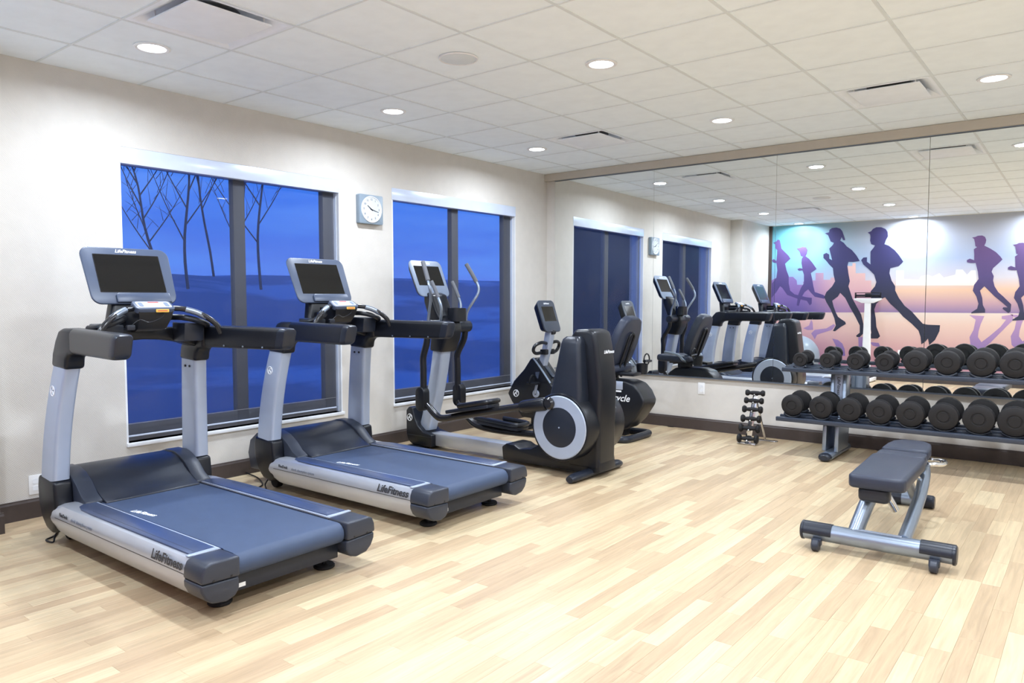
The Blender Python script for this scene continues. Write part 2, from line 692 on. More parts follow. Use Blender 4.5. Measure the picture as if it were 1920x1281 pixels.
# ceiling: grid of bars with a tile in every opening
G = 0.6096
GX = [0.0] + [0.497 + k * G for k in range(12) if 0.497 + k * G < XR - 0.02] + [XR]
GY = sorted([YN] + [1.823 + k * G for k in range(-6, 9) if YN + 0.02 < 1.823 + k * G < L - 0.02] + [L])
ceiling = struct('ceiling', box(WT, XR + 0.15, YN - 0.15, L + 0.15, H + 0.08, H + 0.2), 'wall_plain')
vents = [(1.4114, 2.1278), (1.4114, 5.7854), (3.8498, 5.7854)]
for i in range(len(GX) - 1):
    for j in range(len(GY) - 1):
        x0, x1, y0, y1 = GX[i], GX[i + 1], GY[j], GY[j + 1]
        if x1 < XM + 0.2:
            y0 = max(y0, YB)
        if y1 <= y0:
            continue
        if any(x0 < a < x1 and y0 < b < y1 for a, b in vents):
            continue
        if min(x1 - x0, y1 - y0) < 0.03:
            continue
        obj('ceiling_tile', box(x0 + 0.0005, x1 - 0.0005, y0 + 0.0005, y1 - 0.0005, H + 0.003, H + 0.02), 'ceiling_tile', ceiling, smooth=False)
for x in GX[1:-1]:
    obj('grid_bar', box(x - 0.0095, x + 0.0095, YB if x < XM else YN, L, H - 0.001, H + 0.004), 'grid', ceiling, smooth=False)
for y in GY[1:-1]:
    obj('cross_bar', box(0 if y > YB else XM, XR, y - 0.006, y + 0.006, H - 0.0006, H + 0.0035), 'grid', ceiling, smooth=False)

# ------------------------------------------------------------------ windows
def window(n, Wd):
    y0, y1, z0, z1 = Wd
    wroot = bpy.data.objects.new('window_%d' % n, None)
    C.objects.link(wroot)
    wroot['kind'] = 'structure'
    obj('sill', box(WT + 0.04, 0.018, y0 - 0.004, y1 + 0.012, z0 - 0.026, z0, 0.003), 'trim_white', wroot)
    obj('jamb', box(WT + 0.04, 0.0, y1 - 0.012, y1, z0, z1), 'trim_white', wroot)
    obj('jamb', box(WT + 0.04, 0.0, y0, y0 + 0.012, z0, z1), 'trim_white', wroot)
    ym = (y0 + y1) / 2
    a, b = -0.125, -0.065
    for p, q in ((y0 + 0.012, y0 + 0.030), (ym - 0.045, ym + 0.050), (y1 - 0.125, y1 - 0.012)):
        obj('stile', box(a, b, p, q, z0, z1, 0.003), 'frame_bronze' if p > y0 + 0.05 else 'trim_white', wroot)
    for p, q in ((z0, z0 + 0.112), (z1 - 0.098, z1)):
        obj('rail', box(a + 0.002, b - 0.002, y0 + 0.012, y1 - 0.012, p, q, 0.003), 'frame_bronze', wroot)
    for p, q in ((y0 + 0.030, ym - 0.045), (ym + 0.050, y1 - 0.125)):
        obj('pane', box(-0.100, -0.094, p, q, z0 + 0.112, z1 - 0.098), 'glass', wroot, smooth=False)
    return wroot


window(1, W1)
window(2, W2)


def shade(Wd, label, cat):
    y0, y1, z0, z1 = Wd
    t_ = thing('roller_shade', label, cat, (-0.03, (y0 + y1) / 2, z0), group='window roller shades')
    hw, hh = (y1 - y0) / 2, z1 - z0
    obj('headbox', box(-0.075, 0.033, -hw - 0.001, hw + 0.001, hh - 0.108, hh - 0.001, 0.003), 'valance', t_)
    obj('fabric', box(-0.0205, -0.0200, -hw + 0.018, hw - 0.028, 0.03, hh - 0.10), 'shade', t_, smooth=False)
    obj('hem_bar', box(-0.026, -0.0145, -hw + 0.018, hw - 0.028, 0.030, 0.042, 0.002), 'valance', t_)
    obj('hem_seam', box(-0.0208, -0.0192, -hw + 0.018, hw - 0.028, 0.118, 0.122), 'frame_bronze', t_, smooth=False)
    for s in (-1, 1):
        obj('side_channel', box(-0.036, -0.006, s * (hw - 0.0135) - 0.0015, s * (hw - 0.0135) + 0.0015, 0.0, hh - 0.109), 'valance', t_)


shade(W1, 'dark screen roller shade behind the two treadmills, bare trees showing through', 'shade')
shade(W2, 'dark screen roller shade behind the elliptical, nearest the mirrored wall', 'shade')

# outdoors: rising field, bare trees, an added wall that blocks the sky along the side
bm = bmesh.new()
rows = [(-0.3, -0.35), (-3, -0.3), (-6, 0.1), (-9, 0.9), (-12, 1.75), (-14, 2.0), (-20, 2.2), (-60, 2.4)]
cols = [-60, -30, -12, -6, 0, 3, 6, 9, 12, 16, 22, 32, 50, 90]
grid = [[bm.verts.new((x, y, z + (0.12 * math.sin(y * 0.9 + x) + 0.1 * math.sin(y * 0.37)) * (1 if x < -3 else 0.2))) for y in cols] for x, z in rows]
for i in range(len(rows) - 1):
    for j in range(len(cols) - 1):
        bm.faces.new((grid[i][j], grid[i][j + 1], grid[i + 1][j + 1], grid[i + 1][j]))
bmesh.ops.recalc_face_normals(bm, faces=bm.faces)
struct('ground_outside', bm, 'field', smooth=True)
struct('wall_sky_blocker', box(-16, WT - 0.02, -1.6, -1.0, -0.6, 8.0), 'sky_blocker')  # unseen wall, added so the windows in the mirrors look dark instead of sky-lit


def bare_tree(px, x, hgt, lean, nb, label, seed):
    rnd = random.Random(seed)
    k = (x - CAM.x)
    d_ = fwd * 1403.74 + rx * (px - 960) - ux * (503 - 640.5)
    y = CAM.y + d_.y * k / d_.x
    zb = 1.55 if x > -12 else 1.9
    t_ = thing('bare_tree', label, 'tree', (x, y, zb), group='bare trees outside the window')
    trunk = [Vector((0, lean * (u ** 1.3) * hgt + 0.06 * math.sin(u * 9 + seed), u * hgt)) for u in [i / 8 for i in range(9)]]
    obj('trunk', tube(trunk, [0.034, 0.027, 0.018, 0.007], 7, 2), 'bark', t_)
    for b in range(nb):
        u = 0.22 + 0.7 * b / nb
        i = u * 8
        a = trunk[int(i)].lerp(trunk[min(int(i) + 1, 8)], i - int(i))
        sgn = 1 if b % 2 else -1
        ln = (1 - u * 0.55) * hgt * rnd.uniform(0.35, 0.55)
        az = rnd.uniform(-0.8, 0.8)
        dirv = Vector((math.sin(az) * 0.5, sgn * math.cos(az) * rnd.uniform(0.45, 0.8), rnd.uniform(0.7, 1.1))).normalized()
        mid = a + dirv * ln * 0.5 + Vector((0, 0, 0.06 * ln))
        end = a + dirv * ln + Vector((0, 0, 0.22 * ln))
        br = obj('branch', tube([a, mid, end], [0.016, 0.011, 0.004], 5, 3), 'bark', t_)
        for q in range(6):
            f = 0.25 + 0.12 * q
            s0 = a.lerp(end, f)
            tw = s0 + Vector((rnd.uniform(-0.3, 0.3), rnd.uniform(-0.6, 0.6), rnd.uniform(0.3, 0.8))).normalized() * ln * 0.33
            obj('twig', tube([s0, s0.lerp(tw, 0.5) + Vector((0, 0, 0.02)), tw], [0.007, 0.005, 0.002], 4, 2), 'bark', br)


bare_tree(351, -10.5, 4.6, 0.02, 9, 'straight bare tree left of the mullion outside the treadmill window', 3)
bare_tree(397, -14.0, 6.0, -0.14, 8, 'left-leaning bare tree just left of the window mullion', 8)
bare_tree(486, -10.4, 4.9, 0.05, 8, 'bare tree right of the window mullion, forked high', 15)
bare_tree(454, -11.2, 4.4, 0.03, 6, 'thin bare tree close to the right of the mullion', 21)
bare_tree(300, -10.8, 3.4, -0.25, 10, 'low bushy bare tree seen above the first treadmill console', 33)

# ------------------------------------------------------------------ mirrored wall
MT, MB = 2.652, 0.536
my, mz = R(0.29), R(0.32)
names = ['mirror panel nearest the corner, reflecting the second window',
         'mirror panel reflecting the clock and elliptical, second from the corner',
         'mirror panel above the dumbbell rack end, reflecting the running mural',
         'mirror panel behind the right half of the dumbbell rack',
         'mirror panel past the far right end of the dumbbell rack']
xs = [0.123, 1.372, 2.636, 3.896, 5.155, 6.42]
for k in range(5):
    a, b = xs[k] + 0.0012, xs[k + 1] - 0.0012
    bm = box(-(b - a) / 2, (b - a) / 2, -0.003, 0.003, -(MT - MB) / 2, (MT - MB) / 2, 0.0015, 1)
    o_ = tag(obj('wall_mirror', bm, 'mirror', smooth=False), names[k], 'mirror', 'mirror panels on the end wall')
    o_.location = ((a + b) / 2, L - 0.014, (MT + MB) / 2)
    o_.rotation_euler = (-mz, 0, my)
struct('trim_1', box(0.12, 6.43, L - 0.030, L, MB - 0.012, MB - 0.004), 'steel')
struct('trim_2', box(0.12, 6.43, L - 0.022, L, MT + 0.003, MT + 0.009), 'steel')
struct('trim_3', box(0.0, XR, L - 0.05, L, MT + 0.010, H), 'lip')


def outlet(name, label, loc, ry):
    t_ = thing(name, label, 'outlet', loc, ry, 'white wall outlet plates')
    obj('plate', prism(rrect(0.075, 0.118, 0.006), 'z', 0.0, 0.006, 0.002, M_=frame_matrix((0, 0, 0), (1, 0, 0), (0, 0, 1))), 'white', t_)
    for s in (-1, 1):
        obj('socket', prism(rrect(0.034, 0.030, 0.010), 'z', 0.006, 0.0075, M_=frame_matrix((0, 0, s * 0.021), (1, 0, 0), (0, 0, 1))), 'trim_white', t_)


outlet('outlet_plate', 'white outlet plate under the mirror left of the small dumbbell stand', (1.915, L, 0.42), 0)
outlet('outlet_plate', 'white outlet plate low on the wall behind the first treadmill upright', (0, 1.735, 0.20), R(90))
outlet('outlet_plate', 'white outlet plate low on the running mural, right of the scale', (2.47, YB + 0.006, 0.47), R(180))
outlet('outlet_plate', 'white outlet plate low on the mural under the rightmost runners', (3.65, YB + 0.006, 0.47), R(180))

# ------------------------------------------------------------------ ceiling fittings
def downlight(x, y, label):
    t_ = thing('downlight', label, 'light', (x, y, H), group='recessed ceiling downlights')
    obj('trim_ring', lathe([(0.072, -0.001), (0.075, -0.006), (0.088, -0.008), (0.096, -0.004), (0.097, 0.0), (0.072, 0.0)], 'z', (0, 0, 0), 32), 'white', t_)
    obj('lens', lathe([(0, -0.0035), (0.071, -0.0035), (0.071, 0.0), (0, 0.0)], 'z', (0, 0, 0), 32), 'lamp_lens', t_)
    ld = bpy.data.lights.new('downlight_lamp', 'AREA')
    ld.shape = 'DISK'
    ld.size = 0.135
    ld.energy = LAMP_W
    ld.color = LAMP_COL
    ld.spread = R(167)
    lo = bpy.data.objects.new('downlight_lamp', ld)
    C.objects.link(lo)
    lo.parent = t_
    lo.location = (0, 0, -0.009)


col_word = ['nearest the window wall', 'second from the window wall', 'third from the window wall', 'farthest from the window wall']
row_word = ['in the row along the mural', 'in the row over the first treadmill', 'in the row over the second treadmill', 'in the row nearest the mirrors']
for i in range(4):
    for j in range(4):
        downlight(0.8018 + 1.8288 * i, 0.2990 + 1.8288 * j, 'round white recessed downlight %s, %s' % (row_word[j], col_word[i]))


def vent(x, y, label):
    t_ = thing('ceiling_vent', label, 'vent', (x, y, H), group='square ceiling air diffusers')
    h = G / 2 - 0.002
    # sloping pan that rises to the duct neck
    rings = [[(sx * r, sy * r, z) for sx, sy in ((1, 1), (-1, 1), (-1, -1), (1, -1))] for r, z in ((h, 0.001), (h - 0.025, 0.0), (h - 0.035, 0.004), (h - 0.12, 0.055), (0.02, 0.058))]
    obj('pan', loft(rings, cap=False), 'vent_white', t_, smooth=False)
    obj('duct_neck', lathe([(0.15, 0.050), (0.15, 0.056), (0, 0.056)], 'z', (0, 0, 0), 24), 'duct', t_)
    obj('face_plate', prism(rrect(0.44, 0.44, 0.008), 'z', -0.006, 0.002, 0.002), 'vent_white', t_)
    for sx in (-1, 1):
        for sy in (-1, 1):
            obj('hanger', box(sx * 0.19 - 0.004, sx * 0.19 + 0.004, sy * 0.19 - 0.004, sy * 0.19 + 0.004, 0.002, 0.05), 'white', t_)


vent(*vents[0], 'large square white ceiling diffuser above the first treadmill')
vent(*vents[1], 'square white ceiling diffuser above the recumbent bike, near the corner')
vent(*vents[2], 'square white ceiling diffuser above the dumbbell rack')
t_ = thing('ceiling_speaker', 'round white ceiling speaker grille above the gap between treadmills', 'speaker', (2.021, 3.347, H))
obj('grille', lathe([(0, -0.006), (0.095, -0.005), (0.105, -0.002), (0.105, 0.002), (0, 0.002)], 'z', (0, 0, 0), 36), 'grid', t_)
obj('rim', lathe([(0.105, 0.0), (0.106, -0.006), (0.114, -0.006), (0.118, 0.0)], 'z', (0, 0, 0), 36), 'white', t_)

# ------------------------------------------------------------------ clock
ck = thing('wall_clock', 'square grey wall clock with round white dial between the windows', 'clock', (0.0, 4.392, 2.10))
MC = frame_matrix((0, 0, 0), (0, 1, 0), (0, 0, 1))
obj('case', prism(rrect(0.268, 0.25, 0.012), 'z', 0.0, 0.045, 0.004, M_=MC), 'clock_frame', ck)
obj('bezel_ring', lathe([(0.104, 0.045), (0.107, 0.052), (0.113, 0.052), (0.115, 0.045)], 'x', (0, 0, 0), 40), 'trim_white', ck)
obj('dial', lathe([(0, 0.0470), (0.104, 0.0470), (0.104, 0.045), (0, 0.045)], 'x', (0, 0, 0), 40), 'dial', ck)


def hand(nm, ang, ln, wd):
    m = MC @ Matrix.Rotation(R(-ang), 4, 'Z')
    obj(nm, prism([(-wd, -0.015), (wd, -0.015), (wd * 0.5, ln), (-wd * 0.5, ln)], 'z', 0.0478, 0.0490, M_=m), 'print_dark', ck, smooth=False)


hand('hour_hand', 305, 0.055, 0.006)
hand('minute_hand', 104, 0.082, 0.0045)
for k in range(1, 13):
    a = R(30 * k)
    lettering('numeral', str(k), 0.026, MC @ Matrix.Translation((0.085 * math.sin(a), 0.085 * math.cos(a), 0.0474)), 'print_dark', ck)

# ------------------------------------------------------------------ shared machine pieces
def console(parent, bottom, top, width, screen, light='bezel', logo=True, logo_size=0.03, depth=0.034, screen_up=0.02, ledge=True):
    """tilted display head; bottom/top are the (x, z) mid points of its face, user on the +x side"""
    (xb, zb), (xt, zt) = bottom, top
    hgt = math.hypot(xt - xb, zt - zb)
    m = frame_matrix(((xb + xt) / 2, 0, (zb + zt) / 2), (0, 1, 0), (xt - xb, 0, zt - zb))
    k = rrect(width, hgt, min(width, hgt) * 0.15, 6)
    # the head narrows towards its lower edge
    shape = [(a * (1 - 0.055 * (0.5 - b / hgt)), b + 0.010 * math.cos(a / width * math.pi) * (1 if b > 0 else 0)) for a, b in k]
    bz = obj('console_bezel', prism(shape, 'z', -depth * 0.35, 0.0, 0.006, 3, 50, M_=m), light, parent)
    back = [(a * 0.985, b * 0.985) for a, b in shape]
    obj('console_back', prism(back, 'z', -depth * 0.36, -depth * 1.9, 0.012, 3, 40, M_=m, hi_scale=0.80), 'black', parent)
    sw, sh = screen
    fr_ = obj('screen_frame', prism(rrect(sw + 0.008, sh + 0.008, 0.004), 'z', 0.0, 0.0012, M_=m @ Matrix.Translation((0, screen_up, 0))), 'black_gloss', bz)
    obj('screen', prism(rrect(sw, sh, 0.003), 'z', 0.0012, 0.0018, M_=m @ Matrix.Translation((0, screen_up, 0))), 'screen', bz, smooth=False)
    if logo:
        lettering('brand_lettering', 'LifeFitness', logo_size, m @ Matrix.Translation((0, hgt / 2 - (hgt / 2 - screen_up - sh / 2) * 0.5 + 0.002, 0.0006)), 'print_white', bz, 0.35, 1.0, 0.0004)
    if ledge:
        sl = [(-width * 0.22, -hgt / 2 + 0.006), (width * 0.40, -hgt / 2 + 0.006), (width * 0.38, screen_up - sh / 2 - 0.010), (-width * 0.19, screen_up - sh / 2 - 0.010), (-width * 0.22, screen_up - sh / 2 - 0.022)]
        obj('reading_ledge', prism(sl, 'z', 0.0, 0.014, 0.005, 2, 30, M_=m), light, bz)
    return m


def emblem(parent, origin, u, v, size, material='print_white'):
    """round badge: ring with a running swirl inside"""
    m = frame_matrix(origin, u, v)
    r = obj('emblem', tube([m @ Vector((size * math.cos(a), size * math.sin(a), 0.001)) for a in [2 * math.pi * k / 20 for k in range(20)]], size * 0.10, 6, 1, closed=True, smooth=False), material, parent)
    for pts in ([(-0.55, -0.62), (-0.30, 0.10), (0.05, 0.30), (0.62, 0.42)], [(0.40, -0.70), (0.20, -0.15), (-0.10, -0.05), (-0.60, -0.12)]):
        obj('swirl', tube([m @ Vector((a * size, b * size, 0.001)) for a, b in pts], size * 0.11, 6, 4), material, r)
    obj('dot', lathe([(0, 0.0), (size * 0.17, 0.0), (size * 0.17, 0.002), (0, 0.002)], 'z', (0, 0, 0), 12), material, r).matrix_local = m @ Matrix.Translation((0.1 * size, 0.62 * size, 0))


# ------------------------------------------------------------------ treadmill
def treadmill():
    T = thing('treadmill', 'treadmill nearest the camera, in front of the left half of the first window', 'treadmill', (0, 1.995, 0), group='treadmills facing the window')
    # deck and belt
    obj('deck_frame', box(0.50, 2.16, -0.29, 0.29, 0.085, 0.19, 0.006), 'black', T)
    rc = [(0.70, 0.195), (2.195, 0.195)]
    top = [(0.70, 0.246), (2.195, 0.246)] + [(2.195 + 0.049 * math.cos(R(a)), 0.197 + 0.049 * math.sin(R(a))) for a in (70, 50, 30, 10, -10, -30, -50, -70)] + [(2.19, 0.148), (0.70, 0.148)]
    be = obj('running_belt', prism(top, 'y', -0.277, 0.277), 'belt', T)
    lettering('belt_lettering', 'LifeFitness', 0.044, frame_matrix((1.30, -0.225, 0.2466), (0.62, 0.10, 0), (-0.10, 0.62, 0)) @ Matrix.Rotation(R(0), 4, 'Z'), 'print_white', be, 0.3, 1.0, 0.0008, 0.0003)
    obj('rear_beam', box(2.10, 2.185, -0.285, 0.285, 0.070, 0.142, 0.004), 'charcoal', T)
    obj('sticker', box(2.185, 2.1862, -0.275, -0.215, 0.085, 0.103), 'white', T, smooth=False)
    for s in (-1, 1):
        side = 1 if s > 0 else -1

        def Y(a):
            return s * a
        # silver side rail with a rounded nose
        sec = [(0.286, 0.252), (0.398, 0.254), (0.428, 0.246), (0.444, 0.226), (0.450, 0.190), (0.447, 0.150), (0.432, 0.110), (0.405, 0.080), (0.300, 0.078)]
        cz = 0.17
        rings = []
        for xx, k in ((0.742, 0.35), (0.750, 0.62), (0.768, 0.83), (0.80, 0.95), (0.85, 1.0), (2.115, 1.0)):
            rings.append([(xx, Y(a), cz + (z - cz) * k) for a, z in sec])
        rl = obj('side_rail', loft(rings), 'silver_rail', T)
        obj('rail_groove', box(0.80, 2.113, min(Y(0.4425), Y(0.4508)), max(Y(0.4425), Y(0.4508)), 0.1835, 0.1865), 'print_dark', rl, smooth=False)
        # textured standing strip, rounded at the front
        st = [(2.085, 0.300), (2.085, 0.412), (1.15, 0.412), (1.02, 0.408), (0.955, 0.390), (0.925, 0.360), (0.915, 0.320), (0.915, 0.300)]
        fs = obj('standing_strip', prism([(a, Y(b)) for a, b in st], 'z', 0.250, 0.2575, 0.001), 'foot_strip', T)
        obj('strip_line', box(1.10, 2.08, min(Y(0.384), Y(0.386)), max(Y(0.384), Y(0.386)), 0.2573, 0.2578), 'print_dark', fs, smooth=False)
        obj('gap_strip', box(0.90, 2.12, min(Y(0.277), Y(0.287)), max(Y(0.277), Y(0.287)), 0.19, 0.2495), 'black_gloss', T, smooth=False)
        obj('edge_bead', box(0.93, 2.113, min(Y(0.289), Y(0.297)), max(Y(0.289), Y(0.297)), 0.250, 0.2555, 0.002), 'silver', T)
        obj('cap_bead', box(2.087, 2.112, min(Y(0.298), Y(0.43)), max(Y(0.298), Y(0.43)), 0.2505, 0.2560, 0.002), 'silver', T)
        # rear end cap: upper and lower shells
        up_ = [(0.284, 0.252), (0.415, 0.254), (0.440, 0.244), (0.453, 0.215), (0.457, 0.172), (0.284, 0.165)]
        lo_ = [(0.284, 0.163), (0.457, 0.170), (0.455, 0.140), (0.438, 0.106), (0.408, 0.080), (0.345, 0.070), (0.302, 0.084), (0.284, 0.11)]
        cap = obj('end_cap', prism([(Y(a), z) for a, z in up_], 'x', 2.112, 2.262, 0.010, 3, 25), 'grey_cap', T)
        obj('end_cap_lower', prism([(Y(a), z) for a, z in lo_], 'x', 2.112, 2.256, 0.012, 3, 25), 'grey_cap', T)
        for yy_ in (0.325, 0.405):
            obj('screw', cyl('x', (2.262, Y(yy_), 0.178), 0.006, -0.004, 0.0012, 0.001, 10), 'black', cap)
        # levelling feet
        ft = obj('levelling_foot', cyl('z', (2.085, Y(0.278), 0), 0.052, 0.0, 0.020, 0.006), 'rubber', T)
        obj('stem', cyl('z', (2.085, Y(0.278), 0), 0.013, 0.018, 0.09, 0.002, 12), 'black', ft)
        obj('front_wheel', cyl('y', (0.62, Y(0.30), 0.045), 0.045, -0.025, 0.025, 0.006), 'rubber', T)
        # black boot at the foot of the upright
        bt = [(0.572, 0.380), (0.778, 0.362), (0.785, 0.290), (0.795, 0.20), (0.785, 0.120), (0.735, 0.082), (0.660, 0.100), (0.600, 0.15), (0.565, 0.23), (0.558, 0.32)]
        obj('boot', prism(bt, 'y', min(Y(0.348), Y(0.443)), max(Y(0.348), Y(0.443)), 0.018, 3, 20), 'black', T)
        # bowed upright
        rings = []
        for u in [i / 8 for i in range(9)]:
            z = 0.345 + 0.645 * u
            xf = 0.586 + 0.105 * (0.35 * u + 0.65 * u * u)
            dep = 0.180 - 0.020 * u
            yo = 0.437 - 0.045 * (0.3 * u + 0.7 * u * u)
            cx, cy = xf + dep / 2, Y(yo - 0.042)
            rings.append([(cx + a, cy + b, z + (0.022 * (a / dep + 0.5) if u == 0 else 0)) for a, b in rrect(dep, 0.084, 0.020, 4)])
        upn = obj('upright', loft(rings), 'silver', T)
        emblem(upn, (0.722, Y(0.4095), 0.84), (-s, 0, 0), (0, 0, 1), 0.026)
        for q in (0.735, 0.785):
            obj('bolt', cyl('y', (q, Y(0.3125), 0.925), 0.007, -0.004, 0.004, 0.001, 10), 'black', upn)
        # elbow and side arm
        eb = [(0.688, 0.968), (0.862, 0.958), (0.872, 1.010), (0.905, 1.038), (0.960, 1.040), (0.960, 1.172), (0.84, 1.174), (0.790, 1.162), (0.745, 1.110), (0.705, 1.040)]
        obj('elbow', prism(eb, 'y', min(Y(0.300), Y(0.402)), max(Y(0.300), Y(0.402)), 0.018, 3, 20), 'black', T)
        rings = []
        for xx, k in ((0.90, 1), (1.20, 1), (1.50, 1.0), (1.555, 0.99)):
            f = (xx - 0.90) / 0.70
            cy = Y(0.352 + 0.085 * f)
            hz = 0.066 * k
            rings.append([(xx + (0.018 * b / 0.06 if xx > 1.5 else 0), cy + a * k, 1.108 - 0.002 * f + b * k) for a, b in rrect(0.092, 0.130 - 0.008 * f, 0.024, 4)])
        ar = obj('side_arm', loft(rings), 'black', T)
        rings = []
        for xx, k in ((1.556, 1.0), (1.590, 0.97), (1.606, 0.86), (1.612, 0.6)):
            cy = Y(0.352 + 0.085 * (xx - 0.90) / 0.70)
            rings.append([(xx + 0.018 * b * k / 0.06, cy + a * k, 1.106 + b * k) for a, b in rrect(0.091, 0.121, 0.024, 4)])
        obj('arm_end_cap', loft(rings), 'charcoal', T)
        for xx in (1.13, 1.29, 1.45):
            obj('screw', cyl('y', (xx, Y(0.352 + 0.085 * (xx - 0.9) / 0.7 - 0.046), 1.058), 0.005, -0.003, 0.003, 0.001, 10), 'steel', ar)
        # curved pulse handle
        hb = obj('handlebar', tube([(0.98, Y(0.085), 1.275), (1.03, Y(0.16), 1.268), (1.075, Y(0.24), 1.235), (1.10, Y(0.305), 1.185), (1.10, Y(0.338), 1.13)], 0.0155, 12, 6), 'black_gloss', T)
        obj('pulse_sensor', tube([(1.035, Y(0.165), 1.2665), (1.062, Y(0.215), 1.248), (1.082, Y(0.26), 1.222)], 0.0168, 12, 4), 'steel', hb)
        # accessory tray beside the console
        tray = [(0.875, 1.085), (1.005, 1.085), (1.02, 1.19), (0.875, 1.195)]
        tr_ = obj('accessory_tray', prism(tray, 'y', min(Y(0.165), Y(0.285)), max(Y(0.165), Y(0.285)), 0.010, 2), 'charcoal', T)
        obj('tray_lip', tube([(0.90, Y(0.13), 1.222), (1.00, Y(0.16), 1.222), (1.045, Y(0.22), 1.206), (1.035, Y(0.29), 1.180), (0.95, Y(0.315), 1.172)], 0.017, 10, 5), 'black', tr_)
    # motor hood and its shoulders
    hd = [(0.36, 0.10), (0.33, 0.22), (0.36, 0.31), (0.44, 0.365), (0.56, 0.398), (0.66, 0.398), (0.72, 0.382), (0.78, 0.350), (0.84, 0.308), (0.90, 0.276), (0.965, 0.254), (0.965, 0.20), (0.60, 0.10)]
    obj('motor_hood', prism(hd, 'y', -0.262, 0.262, 0.006, 2, 50), 'charcoal', T)
    for s in (-1, 1):
        sh = [(0.37, 0.11), (0.34, 0.22), (0.37, 0.315), (0.45, 0.372), (0.57, 0.406), (0.665, 0.407), (0.74, 0.385), (0.81, 0.345), (0.87, 0.292), (0.93, 0.262), (0.93, 0.20), (0.60, 0.11)]
        obj('hood_shoulder', prism(sh, 'y', min(s * 0.262, s * 0.350), max(s * 0.262, s * 0.350), 0.007, 2, 50), 'grey_cap', T)
    # arched cross bar between the elbows
    arch = [(-0.31, 1.165), (0.31, 1.165), (0.325, 1.04), (0.22, 1.075), (0.10, 1.095), (0.0, 1.10), (-0.10, 1.095), (-0.22, 1.075), (-0.325, 1.04)]
    obj('cross_bar', prism(arch, 'x', 0.765, 0.885, 0.012, 3, 25), 'black', T)
    # console mast, console, key pod
    mast = [[(cx + a, b, z) for a, b in rrect(0.075, wd, 0.02)] for cx, wd, z in ((0.80, 0.34, 1.14), (0.785, 0.30, 1.22), (0.76, 0.24, 1.32), (0.72, 0.20, 1.42))]
    obj('console_mast', loft(mast), 'black', T)
    console(T, (0.822, 1.298), (0.682, 1.612), 0.495, (0.358, 0.225), 'bezel', True, 0.028, screen_up=0.014)
    pm = frame_matrix((1.000, 0.0, 1.285), (0, 1, 0), (-0.86, 0, 0.50))
    pd = obj('key_pod', prism(rrect(0.215, 0.088, 0.022, 4), 'z', -0.022, 0.010, 0.006, 3, 40, M_=pm), 'bezel', T)
    obj('key_panel', prism(rrect(0.185, 0.062, 0.012, 3), 'z', 0.010, 0.0115, M_=pm), 'keypad', pd)
    obj('red_key', prism(rrect(0.060, 0.010, 0.003), 'z', 0.0115, 0.0125, M_=pm @ Matrix.Translation((0.005, 0.022, 0))), 'red', pd)
    obj('stop_key', prism(rrect(0.030, 0.010, 0.003), 'z', 0.0115, 0.0125, M_=pm @ Matrix.Translation((0.005, 0.004, 0))), 'print_white', pd)
    for q in (-0.07, 0.07):
        obj('speed_key', prism(rrect(0.022, 0.040, 0.005), 'z', 0.0115, 0.0128, M_=pm @ Matrix.Translation((q, 0.0, 0))), 'bezel_light', pd)
    wm = frame_matrix((1.040, 0.030, 1.261), (0, 1, 0), (0, 0, 1))
    wl = obj('warning_label', prism(rrect(0.072, 0.017, 0.004), 'z', 0.0, 0.004, 0.001, M_=wm), 'amber', pd)
    obj('label_stripe', prism(rrect(0.055, 0.005, 0.001), 'z', 0.004, 0.0046, M_=wm), 'red', wl)
    body = [[(xx, a * wd, z) for xx, a, z in ((x0, -1, z0), (x0, 1, z0), (x1, 1, z0), (x1, -1, z0))] for x0, x1, wd, z0 in ((0.86, 1.035, 0.095, 1.265), (0.86, 1.025, 0.088, 1.22), (0.86, 0.985, 0.078, 1.165), (0.86, 0.93, 0.07, 1.145))]
    obj('pod_base', loft(body), 'black', T)
    obj('safety_clip', prism(rrect(0.045, 0.028, 0.008), 'x', 1.055, 1.075, 0.005, M_=Matrix.Translation((0, -0.155, 1.175))), 'charcoal', T)
    obj('safety_cord', tube([(1.065, -0.15, 1.185), (1.075, -0.11, 1.215), (1.06, -0.05, 1.20), (1.05, 0.02, 1.225), (1.035, 0.04, 1.25)], 0.0025, 6, 5), 'black', T)
    obj('power_cord', tube([(0.62, -0.34, 0.10), (0.58, -0.37, 0.03), (0.63, -0.40, 0.008), (0.56, -0.41, 0.008), (0.50, -0.34, 0.008), (0.30, -0.25, 0.008), (0.10, -0.22, 0.012)], 0.005, 6, 6), 'black', T)
    # printing on the outer side of the left rail
    ms_ = frame_matrix((1.965, -0.4515, 0.217), (1, 0, 0), (0, 0.09, 1))
    lettering('brand_lettering', 'LifeFitness', 0.062, ms_, 'print_dark', T, 0.35, 1.0, 0.0012)
    lettering('small_lettering', 'FlexDeck', 0.026, frame_matrix((0.905, -0.4495, 0.210), (1, 0, 0), (0, 0.09, 1)), 'print_dark', T, 0.0, 1.0, 0.0003)
    lettering('small_lettering', 'shock absorption system', 0.024, frame_matrix((1.12, -0.4502, 0.208), (1, 0, 0), (0, 0.09, 1)), 'print_grey', T)
    return T


tm = treadmill()
tm2 = copy_tree(tm)
tm2.location = (-0.09, 3.37, 0)
tm2['label'] = 'second treadmill, between the nearest treadmill and the elliptical'

